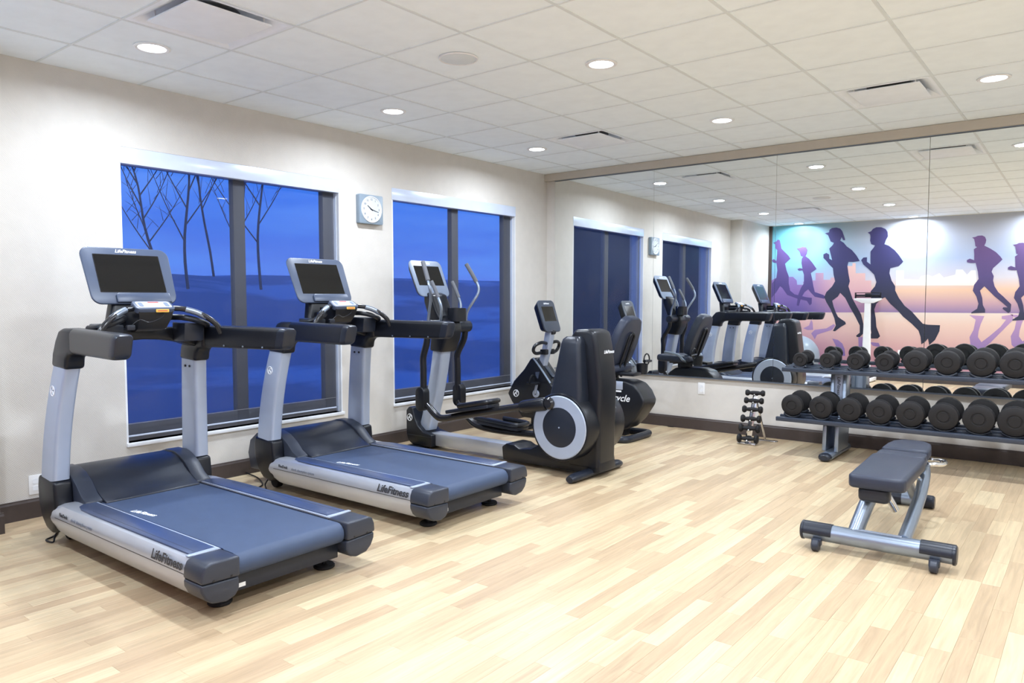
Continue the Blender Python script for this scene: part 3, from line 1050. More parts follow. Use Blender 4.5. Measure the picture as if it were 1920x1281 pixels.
# ------------------------------------------------------------------ elliptical cross trainer
def elliptical():
    E = thing('elliptical_trainer', 'elliptical trainer with tall black drive tower and silver ring wheel', 'elliptical', (0, 4.76, 0))
    obj('base_rail', box(0.44, 1.34, -0.062, 0.062, 0.035, 0.145, 0.008), 'silver_rail', E)
    ft = [(0.185, 0.12), (0.185, 0.33), (0.215, 0.362), (0.265, 0.36), (0.285, 0.28), (0.325, 0.205), (0.39, 0.155), (0.50, 0.135), (0.50, 0.028), (0.26, 0.028), (0.205, 0.06)]
    obj('front_foot', prism(ft, 'y', -0.115, 0.115, 0.012, 3, 30), 'black', E)
    obj('foot_seam', box(0.19, 0.499, -0.1165, 0.1165, 0.113, 0.117), 'print_dark', E, smooth=False)
    obj('front_bar', box(0.24, 0.38, -0.26, 0.26, 0.0, 0.028, 0.008), 'black', E)
    emblem(E, (0.235, -0.1165, 0.270), (1, 0, 0), (0, 0, 1), 0.030)
    mast = []
    for u in [i / 6 for i in range(7)]:
        z = 0.16 + 0.78 * u
        cx = 0.345 + 0.19 * u + 0.02 * math.sin(u * math.pi)
        mast.append([(cx + a, b, z) for a, b in rrect(0.125, 0.125, 0.025)])
    obj('mast', loft(mast), 'silver', E)
    hd = [(0.465, 0.875), (0.605, 0.862), (0.665, 0.98), (0.68, 1.05), (0.66, 1.13), (0.60, 1.16), (0.56, 1.22), (0.50, 1.36), (0.40, 1.39), (0.40, 1.30), (0.47, 1.12), (0.48, 1.0)]
    obj('head_housing', prism(hd, 'y', -0.10, 0.10, 0.02, 3, 25), 'black', E)
    obj('pivot_tube', cyl('y', (0.590, 0, 1.080), 0.052, -0.285, 0.285, 0.012), 'charcoal', E)
    obj('pulse_plate', cyl('y', (0.585, 0, 1.128), 0.018, -0.20, -0.06, 0.004), 'chrome', E)
    cu = []
    for a, z in ((1.0, 1.13), (1.0, 1.245), (0.86, 1.245), (0.80, 1.16)):
        cu.append([(0.655 + p * a, 0.055 + q * a, z + 0.02 * (-p)) for p, q in rrect(0.12, 0.15, 0.035, 4)])
    obj('cup_holder', loft(cu), 'black', E)
    console(E, (0.455, 1.345), (0.315, 1.660), 0.405, (0.305, 0.180), 'bezel_light', True, 0.026, screen_up=0.028, ledge=False)
    for s in (-1, 1):
        y = s * 0.24
        # moving arm: lower tube, then the bent upper handle
        ph = 0.03 if s < 0 else -0.015
        obj('swing_arm', tube([(0.585, y, 1.06), (0.57 + ph * 0.3, y, 0.96), (0.505 + ph, y, 0.83), (0.505 + ph, y, 0.72), (0.505 + ph, y, 0.50)], 0.029, 12, 5), 'black', E)
        h = obj('moving_handle', tube([(0.590, y, 1.08), (0.605, y, 1.20), (0.655, y + s * 0.03, 1.30), (0.685, y + s * 0.06, 1.37), (0.682, y + s * 0.07, 1.43), (0.65, y + s * 0.060, 1.50)], 0.0125, 10, 5), 'steel', E)
        obj('hand_grip', tube([(0.663, y + s * 0.064, 1.475), (0.622, y + s * 0.050, 1.55), (0.572, y + s * 0.032, 1.635)], 0.0185, 12, 4), 'grip', h)
        f = obj('fixed_handle', tube([(0.58, s * 0.085, 1.10), (0.625, s * 0.11, 1.18), (0.635, s * 0.125, 1.27), (0.595, s * 0.13, 1.36)], 0.0125, 10, 5), 'steel', E)
        obj('hand_grip', tube([(0.61, s * 0.129, 1.335), (0.57, s * 0.13, 1.41), (0.53, s * 0.13, 1.475)], 0.0165, 12, 4), 'grip', f)
        # pivot cover at the bottom of the arm
        zc = 0.475 if s < 0 else 0.455
        obj('pivot_cover', prism([(0.508 + ph + a, zc + b) for a, b in rrect(0.105, 0.205, 0.050, 6)], 'y', min(y - s * 0.02, y + s * 0.055), max(y - s * 0.02, y + s * 0.055), 0.010, 3, 40), 'black', E)
        # pedal lever
        if s < 0:
            path = [(0.545, y, 0.445), (0.60, y, 0.405), (0.70, y, 0.335), (0.79, y, 0.330), (0.95, y, 0.365), (1.40, y, 0.460), (1.84, y - 0.02, 0.545)]
            px, pz, tilt = 1.075, 0.435, R(-11)
        else:
            path = [(0.500, y, 0.400), (0.56, y, 0.320), (0.66, y, 0.225), (0.78, y, 0.190), (1.0, y, 0.180), (1.40, y, 0.190), (1.98, y, 0.215)]
            px, pz, tilt = 1.00, 0.235, R(3)
        lv = obj('pedal_lever', tube(path, 0.030, 12, 5), 'black_gloss', E)
        a0, a1 = Vector(path[-2]), Vector(path[-1])
        obj('lever_sleeve', tube([a0.lerp(a1, 0.45), a0.lerp(a1, 0.52), a0.lerp(a1, 0.97), a1], [0.042, 0.050, 0.052, 0.046], 14, 3, smooth=False), 'black', lv)
        obj('crank_end', cyl('y', (a1.x + 0.03, y - s * 0.0, a1.z + 0.006), 0.046, -0.055, 0.055, 0.014), 'black_gloss', lv)
        mp_ = Matrix.Translation((px, y, pz)) @ Matrix.Rotation(tilt, 4, 'Y')
        rim = [(0.24, -0.075), (0.24, 0.075), (0.18, 0.095), (-0.20, 0.095), (-0.235, 0.06), (-0.235, -0.06), (-0.20, -0.095), (0.18, -0.095)]
        pdl = obj('pedal', prism(rim, 'z', -0.012, 0.018, 0.008, 2, 20, M_=mp_), 'charcoal', E)
        obj('pedal_wall', tube([mp_ @ Vector((a, b, 0.036)) for a, b in ((-0.22, s * -0.09), (0.17, s * -0.092), (0.235, s * -0.06), (0.235, s * 0.06), (0.17, s * 0.092), (-0.05, s * 0.092))], 0.020, 8, 3), 'black', pdl)
    # drive tower: spine, side lobes, ring wheels
    sp_ = [(1.93, 0.06), (1.93, 0.60), (1.95, 1.04), (1.985, 1.095), (2.11, 1.100), (2.165, 1.078), (2.185, 0.98), (2.222, 0.70), (2.215, 0.50), (2.205, 0.06)]
    sn = obj('tower_spine', prism(sp_, 'y', -0.120, 0.120, 0.032, 4, 20), 'black', E)
    lettering('brand_lettering', 'LifeFitness', 0.034, frame_matrix((2.1985, 0.030, 0.930), (0, 1, 0), (-0.15, 0, 1)), 'print_white', sn, 0.35, 1.0, 0.0004)
    for s in (-1, 1):
        rings = []
        for z, x0, x1, yo in ((0.30, 1.80, 2.12, 0.250), (0.62, 1.845, 2.115, 0.238), (0.85, 1.890, 2.095, 0.215), (0.99, 1.915, 2.085, 0.205), (1.025, 1.925, 2.078, 0.195), (1.045, 1.945, 2.06, 0.178)):
            yi = 0.09
            rings.append([((x0 + x1) / 2 + a, s * ((yo + yi) / 2) + b, z) for a, b in rrect(x1 - x0, yo - yi, 0.03, 4)])
        obj('tower_lobe', loft(rings), 'charcoal', E)
        c = (1.955, 0, 0.378)
        obj('wheel_housing', lathe([(0.0, s * 0.06), (0.200, s * 0.06), (0.252, s * 0.10), (0.254, s * 0.250), (0.246, s * 0.262), (0.0, s * 0.262)], 'y', c, 48), 'black', E)
        obj('wheel_ring', lathe([(0.148, s * 0.260), (0.148, s * 0.267), (0.228, s * 0.267), (0.235, s * 0.262), (0.233, s * 0.256), (0.150, s * 0.256)], 'y', c, 48), 'silver', E)
        hubc = obj('wheel_hub', lathe([(0.0, s * 0.258), (0.147, s * 0.258), (0.147, s * 0.2655), (0.144, s * 0.2665), (0.0, s * 0.2665)], 'y', c, 48), 'charcoal', E)
        obj('hub_pin', lathe([(0.0, s * 0.2665), (0.006, s * 0.2665), (0.006, s * 0.269), (0.0, s * 0.269)], 'y', c, 12), 'silver', hubc)
    bs = [(1.30, 0.030), (1.29, 0.135), (1.335, 0.165), (1.42, 0.160), (1.47, 0.135), (1.58, 0.150), (1.70, 0.215), (1.95, 0.215), (2.20, 0.16), (2.215, 0.05), (2.10, 0.03)]
    obj('tower_base', prism(bs, 'y', -0.115, 0.115, 0.010, 2, 20), 'black', E)
    obj('under_rail', box(1.20, 2.05, -0.045, 0.045, 0.012, 0.034, 0.003), 'steel', E)
    obj('rear_foot', tube([(2.11, -0.36, 0.030), (2.11, -0.30, 0.034), (2.12, -0.1, 0.040), (2.12, 0.1, 0.040), (2.11, 0.30, 0.034), (2.11, 0.35, 0.030)], [0.030, 0.042, 0.042, 0.042, 0.042, 0.030], 14, 4, flat=0.75), 'charcoal', E)
    obj('foot_label', box(2.196, 2.208, -0.03, 0.05, 0.062, 0.076), 'white', E, smooth=False)
    return E


elliptical()
cord = tube([(0.33, 4.47, 0.012), (0.25, 4.44, 0.012), (0.20, 4.48, 0.012), (0.13, 4.46, 0.012), (0.15, 4.39, 0.012), (0.24, 4.37, 0.012), (0.29, 4.42, 0.020), (0.21, 4.47, 0.028), (0.10, 4.48, 0.012)], 0.011, 8, 6)
tag(obj('coiled_cable', cord, 'yellow'), 'loose yellow coiled cable on the floor by the front of the elliptical', 'cable')

# ------------------------------------------------------------------ recumbent bike
def bike():
    B = thing('recumbent_bike', 'black recumbent exercise bike in the corner behind the elliptical', 'exercise bike', (0, 6.21, 0))
    sh = [(0.185, 0.335), (0.265, 0.47), (0.40, 0.60), (0.485, 0.715), (0.535, 0.725), (0.60, 0.64), (0.735, 0.475), (0.83, 0.36), (0.86, 0.22), (0.84, 0.10), (0.37, 0.10), (0.24, 0.25)]
    obj('front_shroud', prism(sh, 'y', -0.105, 0.105, 0.015, 3, 20), 'black', B)
    obj('shroud_rail', tube([(0.515, -0.098, 0.722), (0.60, -0.100, 0.635), (0.735, -0.102, 0.478)], 0.010, 8, 3), 'steel', B)
    obj('side_panel', prism([(0.55, 0.58), (0.60, 0.585), (0.585, 0.515), (0.555, 0.525)], 'y', -0.1075, -0.104), 'bezel', B)
    obj('keypad', prism(rrect(0.055, 0.17, 0.008), 'z', 0, 0.010, 0.002, M_=frame_matrix((0.645, 0.0, 0.588), (0, 1, 0), (-0.78, 0, 0.82))), 'bezel_dark', B)
    emblem(B, (0.300, -0.1055, 0.345), (1, 0, 0), (0, 0, 1), 0.034)
    st = [[(cx + a, b, z) for a, b in rrect(0.085, 0.075, 0.018)] for cx, z in ((0.565, 0.64), (0.60, 0.76), (0.635, 0.88), (0.655, 0.985))]
    obj('stem', loft(st), 'silver', B)
    console(B, (0.705, 0.990), (0.595, 1.305), 0.285, (0.190, 0.150), 'bezel_dark', True, 0.022, screen_up=0.025, ledge=False, depth=0.045)
    obj('tilt_knob', cyl('y', (0.690, 0.0, 0.985), 0.024, -0.03, 0.03, 0.006), 'black', B)
    for s in (-1, 1):
        obj('hand_loop', tube([(0.635, s * 0.03, 0.872), (0.645, s * 0.13, 0.885), (0.625, s * 0.205, 0.860), (0.605, s * 0.215, 0.810), (0.600, s * 0.16, 0.775), (0.605, s * 0.03, 0.785)], 0.017, 10, 5), 'black', B)
        obj('loop_clamp', box(0.588, 0.66, s * 0.055 - 0.028, s * 0.055 + 0.028, 0.758, 0.812, 0.008), 'black', B)
        # crank and pedal
        yo = s * 0.125
        dz = 0.115 * (1 if s < 0 else -1)
        dx = 0.03 * (1 if s < 0 else -1)
        ck_ = obj('crank_hub', cyl('y', (0.56, s * 0.108, 0.36), 0.040, -0.012, 0.012, 0.004), 'silver', B)
        obj('crank_pin', cyl('y', (0.56, s * 0.122, 0.36), 0.010, -0.004, 0.004, 0.001, 12), 'black', ck_)
        obj('crank_arm', prism([(0.545, 0.36), (0.575, 0.36), (0.575 + dx, 0.36 + dz), (0.545 + dx, 0.36 + dz)], 'y', min(yo, yo + s * 0.012), max(yo, yo + s * 0.012), 0.004), 'silver', B)
        pc = Vector((0.56 + dx, s * 0.19, 0.36 + dz))
        pd_ = obj('pedal', box(pc.x - 0.055, pc.x + 0.055, pc.y - 0.05, pc.y + 0.05, pc.z - 0.012, pc.z + 0.012, 0.005), 'black', B)
        obj('pedal_strap', tube([pc + Vector((0.04 * 0 - 0.01, q, z)) for q, z in ((-0.05, 0.0), (-0.045, 0.05), (0, 0.075), (0.045, 0.05), (0.05, 0.0))], 0.006, 6, 4, flat=3.0), 'black', pd_)
    obj('main_beam', box(0.80, 1.60, -0.055, 0.055, 0.115, 0.235, 0.012), 'silver_rail', B)
    obj('front_bar', box(0.44, 0.54, -0.27, 0.27, 0.0, 0.04, 0.012), 'black', B)
    obj('front_leg', box(0.45, 0.53, -0.05, 0.05, 0.03, 0.14, 0.006), 'black', B)
    # rear body
    rb = [(1.13, 0.30), (1.22, 0.50), (1.30, 0.555), (1.60, 0.560), (1.69, 0.535), (1.755, 0.47), (1.800, 0.385), (1.79, 0.335), (1.70, 0.20), (1.60, 0.105), (1.50, 0.085), (1.28, 0.12)]
    obj('rear_body', prism(rb, 'y', -0.125, 0.125, 0.022, 3, 20), 'black', B)
    obj('rear_panel', box(1.28, 1.575, -0.1275, -0.10, 0.475, 0.5525, 0.005), 'silver', B)
    for q in (1.40, 1.49):
        obj('panel_slot', box(q, q + 0.07, -0.1278, -0.120, 0.452, 0.468, 0.001), 'print_white', B, smooth=False)
    lettering('brand_lettering', 'Lifecycle', 0.090, frame_matrix((1.49, -0.1255, 0.395), (1, 0, 0), (0, 0, 1)), 'print_white', B, 0.35, 1.0, 0.001)
    obj('rear_foot', tube([(1.42, -0.22, 0.032), (1.60, -0.245, 0.032), (1.665, -0.22, 0.032), (1.68, -0.12, 0.032), (1.68, 0.12, 0.032), (1.665, 0.22, 0.032), (1.60, 0.245, 0.032), (1.42, 0.22, 0.032), (1.36, 0.14, 0.032), (1.36, -0.14, 0.032)], 0.032, 10, 4, closed=True), 'charcoal', B)
    obj('foot_leg', box(1.44, 1.56, -0.05, 0.05, 0.03, 0.13, 0.01), 'black', B)
    # seat
    obj('seat_post', box(1.33, 1.43, -0.06, 0.06, 0.54, 0.63, 0.008), 'black', B)
    sc_ = [(1.06, 0.0), (1.09, -0.17), (1.18, -0.215), (1.40, -0.225), (1.50, -0.20), (1.50, 0.20), (1.40, 0.225), (1.18, 0.215), (1.09, 0.17)]
    obj('seat_cushion', prism(sc_, 'z', 0.625, 0.700, 0.026, 3, 20), 'pad', B)
    nb = Vector((0.345, 0, 0.94)).normalized()
    mb_ = frame_matrix((1.515, 0.0, 0.92), (0, 1, 0), nb)
    bk = [(-0.16, -0.22), (-0.195, -0.15), (-0.205, 0.0), (-0.185, 0.13), (-0.14, 0.22), (-0.07, 0.252), (0.07, 0.252), (0.14, 0.22), (0.185, 0.13), (0.205, 0.0), (0.195, -0.15), (0.16, -0.22)]
    obj('backrest', prism(bk, 'z', -0.045, 0.045, 0.022, 3, 20, M_=mb_), 'pad', B)
    obj('back_frame', tube([mb_ @ Vector((a, b, 0.062)) for a, b in ((-0.045, -0.34), (-0.045, -0.2), (-0.045, 0.0), (-0.04, 0.08), (0, 0.105), (0.04, 0.08), (0.045, 0.0), (0.045, -0.2), (0.045, -0.34))], 0.012, 10, 4), 'black', B)
    obj('seat_rail', box(1.20, 1.66, -0.075, 0.075, 0.600, 0.630, 0.006), 'black', B)
    for s in (-1, 1):
        obj('seat_handle', tube([(1.45, s * 0.16, 0.63), (1.45, s * 0.255, 0.655), (1.40, s * 0.275, 0.71), (1.24, s * 0.275, 0.735)], 0.014, 10, 5), 'steel', B)
    cp = lathe([(0, 0.0), (0.050, 0.0), (0.056, 0.10), (0.052, 0.10), (0.046, 0.01), (0, 0.01)], 'z', (1.60, 0.20, 0.60), 24)
    obj('bottle_holder', cp, 'black', B)
    obj('release_ring', tube([(1.60 + 0.0, 0.29 + 0.055 * math.cos(a), 0.735 + 0.055 * math.sin(a)) for a in [2 * math.pi * k / 12 for k in range(12)]], 0.007, 8, 1, closed=True, smooth=False), 'black', B)
    obj('lever_knob', tube([(1.60, 0.24, 0.72), (1.60, 0.38, 0.715)], [0.016, 0.012], 8, 1), 'black', B)
    return B


bike()

# ------------------------------------------------------------------ dumbbells and their rack
def dumbbell_mesh(r, head, grip_len, parent):
    """two heavy heads on a chrome handle, axis along y, resting height r"""
    hl = grip_len / 2
    for s in (-1, 1):
        a, b = hl, hl + head
        prof = [(0, a), (r * 0.80, a), (r * 0.97, a + 0.010), (r, a + 0.020), (r, b - 0.016), (r * 0.95, b - 0.003), (r * 0.90, b), (r * 0.46, b), (r * 0.43, b - 0.004), (r * 0.38, b - 0.004), (r * 0.35, b), (0, b)]
        obj('head', lathe([(p, s * q) for p, q in prof], 'y', (0, 0, 0), 26), 'rubber_face', parent)
    obj('handle', lathe([(0, -hl - 0.004), (0.016, -hl - 0.004), (0.0165, -hl * 0.7), (0.019, 0), (0.0165, hl * 0.7), (0.016, hl + 0.004), (0, hl + 0.004)], 'y', (0, 0, 0), 16), 'chrome', parent)


ordw = ['first', 'second', 'third', 'fourth', 'fifth', 'sixth', 'seventh', 'eighth']
TILT = R(4.0)
low_x = [3.040, 3.271, 3.490, 3.712, 3.930, 4.154, 4.378, 4.598]
up_x = [3.060, 3.280, 3.499, 3.716, 3.934, 4.150, 4.370, 4.579]
low_r = [0.090, 0.093, 0.096, 0.098, 0.100, 0.103, 0.106, 0.109]
up_r = [0.060, 0.064, 0.068, 0.072, 0.087, 0.091, 0.095, 0.099]
LY, UY = 6.480, 6.585
for k in range(8):
    hd_ = 0.054 + 0.0015 * k
    t_ = thing('dumbbell', '%s large black dumbbell from the left on the lower rack shelf' % ordw[k], 'dumbbell', (low_x[k], LY, 0.346 + low_r[k]), 0, 'round black dumbbells on the rack')
    dumbbell_mesh(low_r[k], hd_, 0.168, t_)
    t_.rotation_euler = (TILT, 0, 0)
    hd_ = 0.040 + 0.0015 * k + (0.006 if k > 3 else 0)
    t_ = thing('dumbbell', '%s round black dumbbell from the left on the upper rack shelf' % ordw[k], 'dumbbell', (up_x[k], UY, 0.752 + up_r[k]), 0, 'round black dumbbells on the rack')
    dumbbell_mesh(up_r[k], hd_, 0.150, t_)
    t_.rotation_euler = (TILT, 0, 0)

RK = thing('dumbbell_rack', 'two-tier silver and black dumbbell rack along the mirrored wall', 'rack', (3.33, 6.6, 0))
x0, x1 = 2.92 - 3.33, 5.30 - 3.33
for ux_ in (0.0, 1.58):
    obj('foot', tube([(ux_, -0.315, 0.036), (ux_, -0.29, 0.036), (ux_, 0.29, 0.036), (ux_, 0.315, 0.036)], [0.040, 0.052, 0.052, 0.040], 16, 1, flat=0.68, smooth=False), 'steel', RK)
    obj('foot_end', tube([(ux_, -0.342, 0.034), (ux_, -0.330, 0.035), (ux_, -0.296, 0.036)], [0.030, 0.046, 0.0535], 16, 1, flat=0.68, smooth=False), 'charcoal', RK)
    for dx_ in (-0.054, 0.042):
        pl = [(-0.17, 0.060), (0.15, 0.060), (0.165, 0.30), (0.175, 0.74), (0.06, 0.74), (0.02, 0.42), (-0.09, 0.33), (-0.155, 0.27)]
        obj('upright_plate', prism([(b, c) for b, c in pl], 'x', ux_ + dx_ - 0.010, ux_ + dx_ + 0.022, 0.006, 2, 20), 'steel', RK)
    obj('upright_panel', box(ux_ - 0.046, ux_ + 0.046, 0.055, 0.135, 0.06, 0.72, 0.006), 'silver', RK)
    lettering('rack_lettering', 'LifeFitness', 0.036, frame_matrix((ux_, 0.0545, 0.585), (0, 0, -1), (1, 0, 0)), 'print_dark', RK, 0.2, 1.0, 0.0006)


def shelf(yc, zc, dl, radii, xs_):
    mt_ = Matrix.Translation((0, yc - 6.6, zc)) @ Matrix.Rotation(TILT, 4, 'X')
    sh_ = obj('shelf', box(x0, x1, -dl, dl, -0.030, -0.018, 0.003), 'black', RK)
    sh_.matrix_local = mt_
    for yy_ in (-dl * 0.97, -dl * 0.30, dl * 0.30, dl * 0.97):
        b = obj('shelf_rail', box(x0, x1, yy_ - 0.016, yy_ + 0.016, -0.034, 0.0, 0.004), 'bezel_dark', sh_)
    for xx, r in zip(xs_, radii):
        for s in (-1, 1):
            yq = s * 0.108
            arc = [Vector((xx - 3.33 + (r + 0.011) * math.sin(R(a)), yq, r + 0.008 - (r + 0.011) * math.cos(R(a)))) for a in range(-42, 43, 14)]
            obj('saddle', tube(arc, 0.011, 8, 1, smooth=False), 'charcoal', sh_)


shelf(LY, 0.338, 0.160, low_r, low_x)
shelf(UY, 0.744, 0.135, up_r, up_x)

# small stand with six light dumbbells
SD = thing('dumbbell_stand', 'small silver A-frame stand holding six light dumbbells', 'stand', (2.565, 6.62, 0))
obj('front_plate', prism([(-0.028, 0.010), (0.028, 0.010), (0.022, 0.47), (-0.022, 0.47)], 'y', -0.006, 0.006, 0.003), 'chrome', SD).matrix_local = Matrix.Rotation(R(-7), 4, 'X') @ Matrix.Rotation(R(6), 4, 'Y')
obj('base_plate', box(-0.085, 0.085, -0.04, 0.03, 0.004, 0.014, 0.003), 'chrome', SD)
for s in (-1, 1):
    obj('pad_foot', cyl('z', (s * 0.07, -0.02, 0), 0.010, 0.0, 0.005, 0.001, 12), 'rubber', SD)
obj('rear_leg', tube([(0.045, 0.05, 0.455), (0.06, 0.15, 0.24), (0.075, 0.24, 0.016)], 0.010, 8, 3), 'chrome', SD)
obj('rear_foot', prism(rrect(0.20, 0.06, 0.028), 'z', 0.0, 0.010, 0.003, M_=Matrix.Translation((0.09, 0.255, 0))), 'chrome', SD)
rows = [(0.056, 0.041, 0.092, 'bottom'), (0.150, 0.039, 0.092, 'second from the bottom'), (0.236, 0.035, 0.088, 'third from the bottom'), (0.321, 0.033, 0.088, 'third from the top'), (0.400, 0.029, 0.084, 'second from the top'), (0.470, 0.028, 0.084, 'top')]
for k, (z, r, hx, word) in enumerate(rows):
    px = 2.565 + 0.105 * z + 0.004
    py = 6.62 + 0.123 * z - 0.030
    t_ = thing('hand_weight', 'small black hand weight in the %s slot of the silver stand' % word, 'dumbbell', (px, py, z), R(8), 'light dumbbells on the small stand')
    for s in (-1, 1):
        obj('head', lathe([(0, s * (hx - 0.034)), (r * 0.75, s * (hx - 0.034)), (r, s * (hx - 0.022)), (r, s * (hx - 0.010)), (r * 0.75, s * hx), (0, s * hx)], 'x', (0, 0, 0), 12), 'rubber', t_, angle=20)
    obj('handle', lathe([(0, -hx + 0.030), (0.014, -hx + 0.030), (0.0195, -0.02), (0.0195, 0.02), (0.014, hx - 0.030), (0, hx - 0.030)], 'x', (0, 0, 0), 14), 'rubber', t_)
    obj('stand_hook', tube([(px - 2.565, py - 6.62 + 0.045, z - 0.020), (px - 2.565, py - 6.62 + 0.005, z - 0.024), (px - 2.565, py - 6.62 - 0.024, z - 0.012)], 0.006, 8, 3), 'chrome', SD)

# ------------------------------------------------------------------ adjustable bench
BN = thing('weight_bench', 'adjustable weight bench with dark padded top and silver frame', 'bench', (4.19, 4.09, 0), R(2.0))
bmz = 0.085
obj('front_beam', tube([(-0.345, 0, bmz), (0.345, 0, bmz)], 0.046, 18, 1), 'steel', BN)
for s in (-1, 1):
    shell = [(0.0505 * math.cos(R(q)), bmz + 0.0505 * math.sin(R(q))) for q in range(-10, 200, 15)] + [(0.0452 * math.cos(R(q)), bmz + 0.0452 * math.sin(R(q))) for q in range(190, -20, -15)]
    obj('beam_tread', prism(shell, 'x', min(s * 0.205, s * 0.345), max(s * 0.205, s * 0.345), 0.0015, 1), 'charcoal', BN)
    obj('beam_end', tube([(s * 0.345, 0, bmz), (s * 0.356, 0, bmz), (s * 0.362, 0, bmz)], [0.0505, 0.0505, 0.042], 18, 1, smooth=False), 'charcoal', BN)
    wl_ = obj('wheel', cyl('x', (s * 0.272, -0.066, 0.031), 0.031, -0.019, 0.019, 0.006), 'grey_cap', BN)
    obj('wheel_fork', box(s * 0.272 - 0.024, s * 0.272 + 0.024, -0.066, -0.030, 0.026, 0.062, 0.004), 'grey_cap', wl_)
obj('label_plate', box(-0.10, 0.12, -0.012, 0.012, bmz + 0.0445, bmz + 0.0475), 'silver', BN, smooth=False)
obj('left_tube', tube([(-0.100, 0.02, 0.105), (-0.082, 0.07, 0.18), (-0.060, 0.12, 0.26), (-0.03, 0.20, 0.335)], 0.038, 14, 5), 'steel', BN)
obj('main_tube', tube([(0.125, 0.02, 0.105), (0.125, 0.30, 0.16), (0.12, 0.62, 0.225), (0.105, 0.85, 0.295), (0.075, 0.95, 0.345)], 0.033, 14, 5), 'steel', BN)
obj('prop_tube', tube([(-0.005, 0.17, 0.335), (0.035, 0.20, 0.25), (0.055, 0.215, 0.205)], 0.021, 12, 4), 'chrome', BN)
obj('rear_tube', tube([(0.0, 0.70, 0.34), (0.0, 0.95, 0.22), (0.01, 1.17, 0.07)], 0.030, 14, 4), 'steel', BN)
obj('rear_foot', tube([(-0.09, 1.19, 0.042), (0.09, 1.19, 0.042)], 0.040, 14, 1), 'steel', BN)
for s in (-1, 1):
    obj('rear_foot_cap', tube([(s * 0.06, 1.19, 0.041), (s * 0.115, 1.19, 0.041), (s * 0.125, 1.19, 0.041)], [0.0415, 0.0415, 0.034], 14, 1, smooth=False), 'charcoal', BN)
obj('spine', box(-0.035, 0.035, 0.05, 1.12, 0.325, 0.368, 0.008), 'steel', BN)
obj('pivot_block', box(-0.090, 0.060, 0.00, 0.08, 0.278, 0.360, 0.026, 4), 'charcoal', BN)
obj('pad_handle', tube([(0.09, 0.84, 0.345), (0.15, 0.84, 0.350), (0.195, 0.87, 0.350), (0.20, 0.95, 0.350), (0.16, 0.985, 0.350), (0.09, 0.985, 0.345)], 0.013, 10, 5), 'chrome', BN)
obj('adjust_rack', tube([(0.085, 0.62, 0.33), (0.10, 0.70, 0.28), (0.11, 0.76, 0.25)], 0.014, 10, 3), 'chrome', BN)
obj('backrest_pad', prism([(-0.118, -0.03), (-0.135, 0.0), (-0.140, 0.60), (-0.132, 0.642), (0.132, 0.642), (0.140, 0.60), (0.135, 0.0), (0.118, -0.03)], 'z', 0.352, 0.422, 0.018, 3, 20), 'pad', BN)
obj('middle_pad', prism([(-0.128, 0.652), (-0.128, 0.78), (-0.118, 0.80), (0.118, 0.80), (0.128, 0.78), (0.128, 0.652)], 'z', 0.354, 0.418, 0.016, 3, 20), 'pad', BN)
obj('seat_pad', prism([(-0.126, 0.826), (-0.123, 0.98), (-0.108, 1.10), (-0.075, 1.155), (-0.03, 1.17), (0.03, 1.17), (0.075, 1.155), (0.108, 1.10), (0.123, 0.98), (0.126, 0.826)], 'z', 0.362, 0.428, 0.018, 3, 20), 'pad', BN)

# ------------------------------------------------------------------ mural of runners on the wall facing the mirrors (coordinates on the wall: x, z)
ramp_z('mural_ground', [(0.0, (0.353, 0.168, 0.252)), (0.18, (0.521, 0.277, 0.286)), (0.36, (0.722, 0.504, 0.420)), (0.43, (0.739, 0.605, 0.521)), (0.4305, (0.252, 0.168, 0.336)), (0.49, (0.521, 0.319, 0.353)), (0.57, (0.781, 0.504, 0.353)), (0.64, (0.655, 0.605, 0.655)), (0.76, (0.437, 0.521, 0.722)), (0.90, (0.521, 0.554, 0.672)), (1.0, (0.437, 0.445, 0.487))], 0.0, 2.7,
       (0.4, 2.3, [(0.0, (0.252, 0.118, 0.269)), (0.20, (0.437, 0.218, 0.302)), (0.36, (0.672, 0.386, 0.378)), (0.43, (0.672, 0.437, 0.420)), (0.4305, (0.134, 0.092, 0.277)), (0.52, (0.235, 0.168, 0.403)), (0.62, (0.277, 0.378, 0.630)), (0.76, (0.210, 0.521, 0.689)), (0.90, (0.134, 0.420, 0.521)), (1.0, (0.118, 0.319, 0.378))]))
ramp_z('runner_ink', [(0.0, (0.012, 0.014, 0.030)), (0.45, (0.022, 0.024, 0.060)), (0.7, (0.040, 0.038, 0.14)), (1.0, (0.060, 0.050, 0.17))], 0.5, 2.7)
ramp_z('runner_violet', [(0.0, (0.06, 0.035, 0.16)), (0.5, (0.075, 0.05, 0.20)), (1.0, (0.14, 0.08, 0.28))], 0.9, 2.4)
ramp_z('runner_dusk', [(0.0, (0.022, 0.024, 0.055)), (0.5, (0.09, 0.06, 0.19)), (1.0, (0.17, 0.09, 0.25))], 1.1, 2.4)
ramp_z('water_violet', [(0.0, (0.16, 0.10, 0.30)), (1.0, (0.45, 0.27, 0.45))], 0.4, 1.15)
ramp_z('city_violet', [(0.0, (0.30, 0.17, 0.34)), (0.5, (0.70, 0.40, 0.42)), (1.0, (0.85, 0.55, 0.50))], 1.15, 1.95, (0.7, 1.7, [(0.0, (0.10, 0.07, 0.26)), (0.5, (0.22, 0.13, 0.38)), (1.0, (0.27, 0.18, 0.46))]))
ramp_z('city_pale', [(0.0, (0.92, 0.75, 0.62)), (1.0, (0.78, 0.82, 0.88))], 1.5, 1.85)
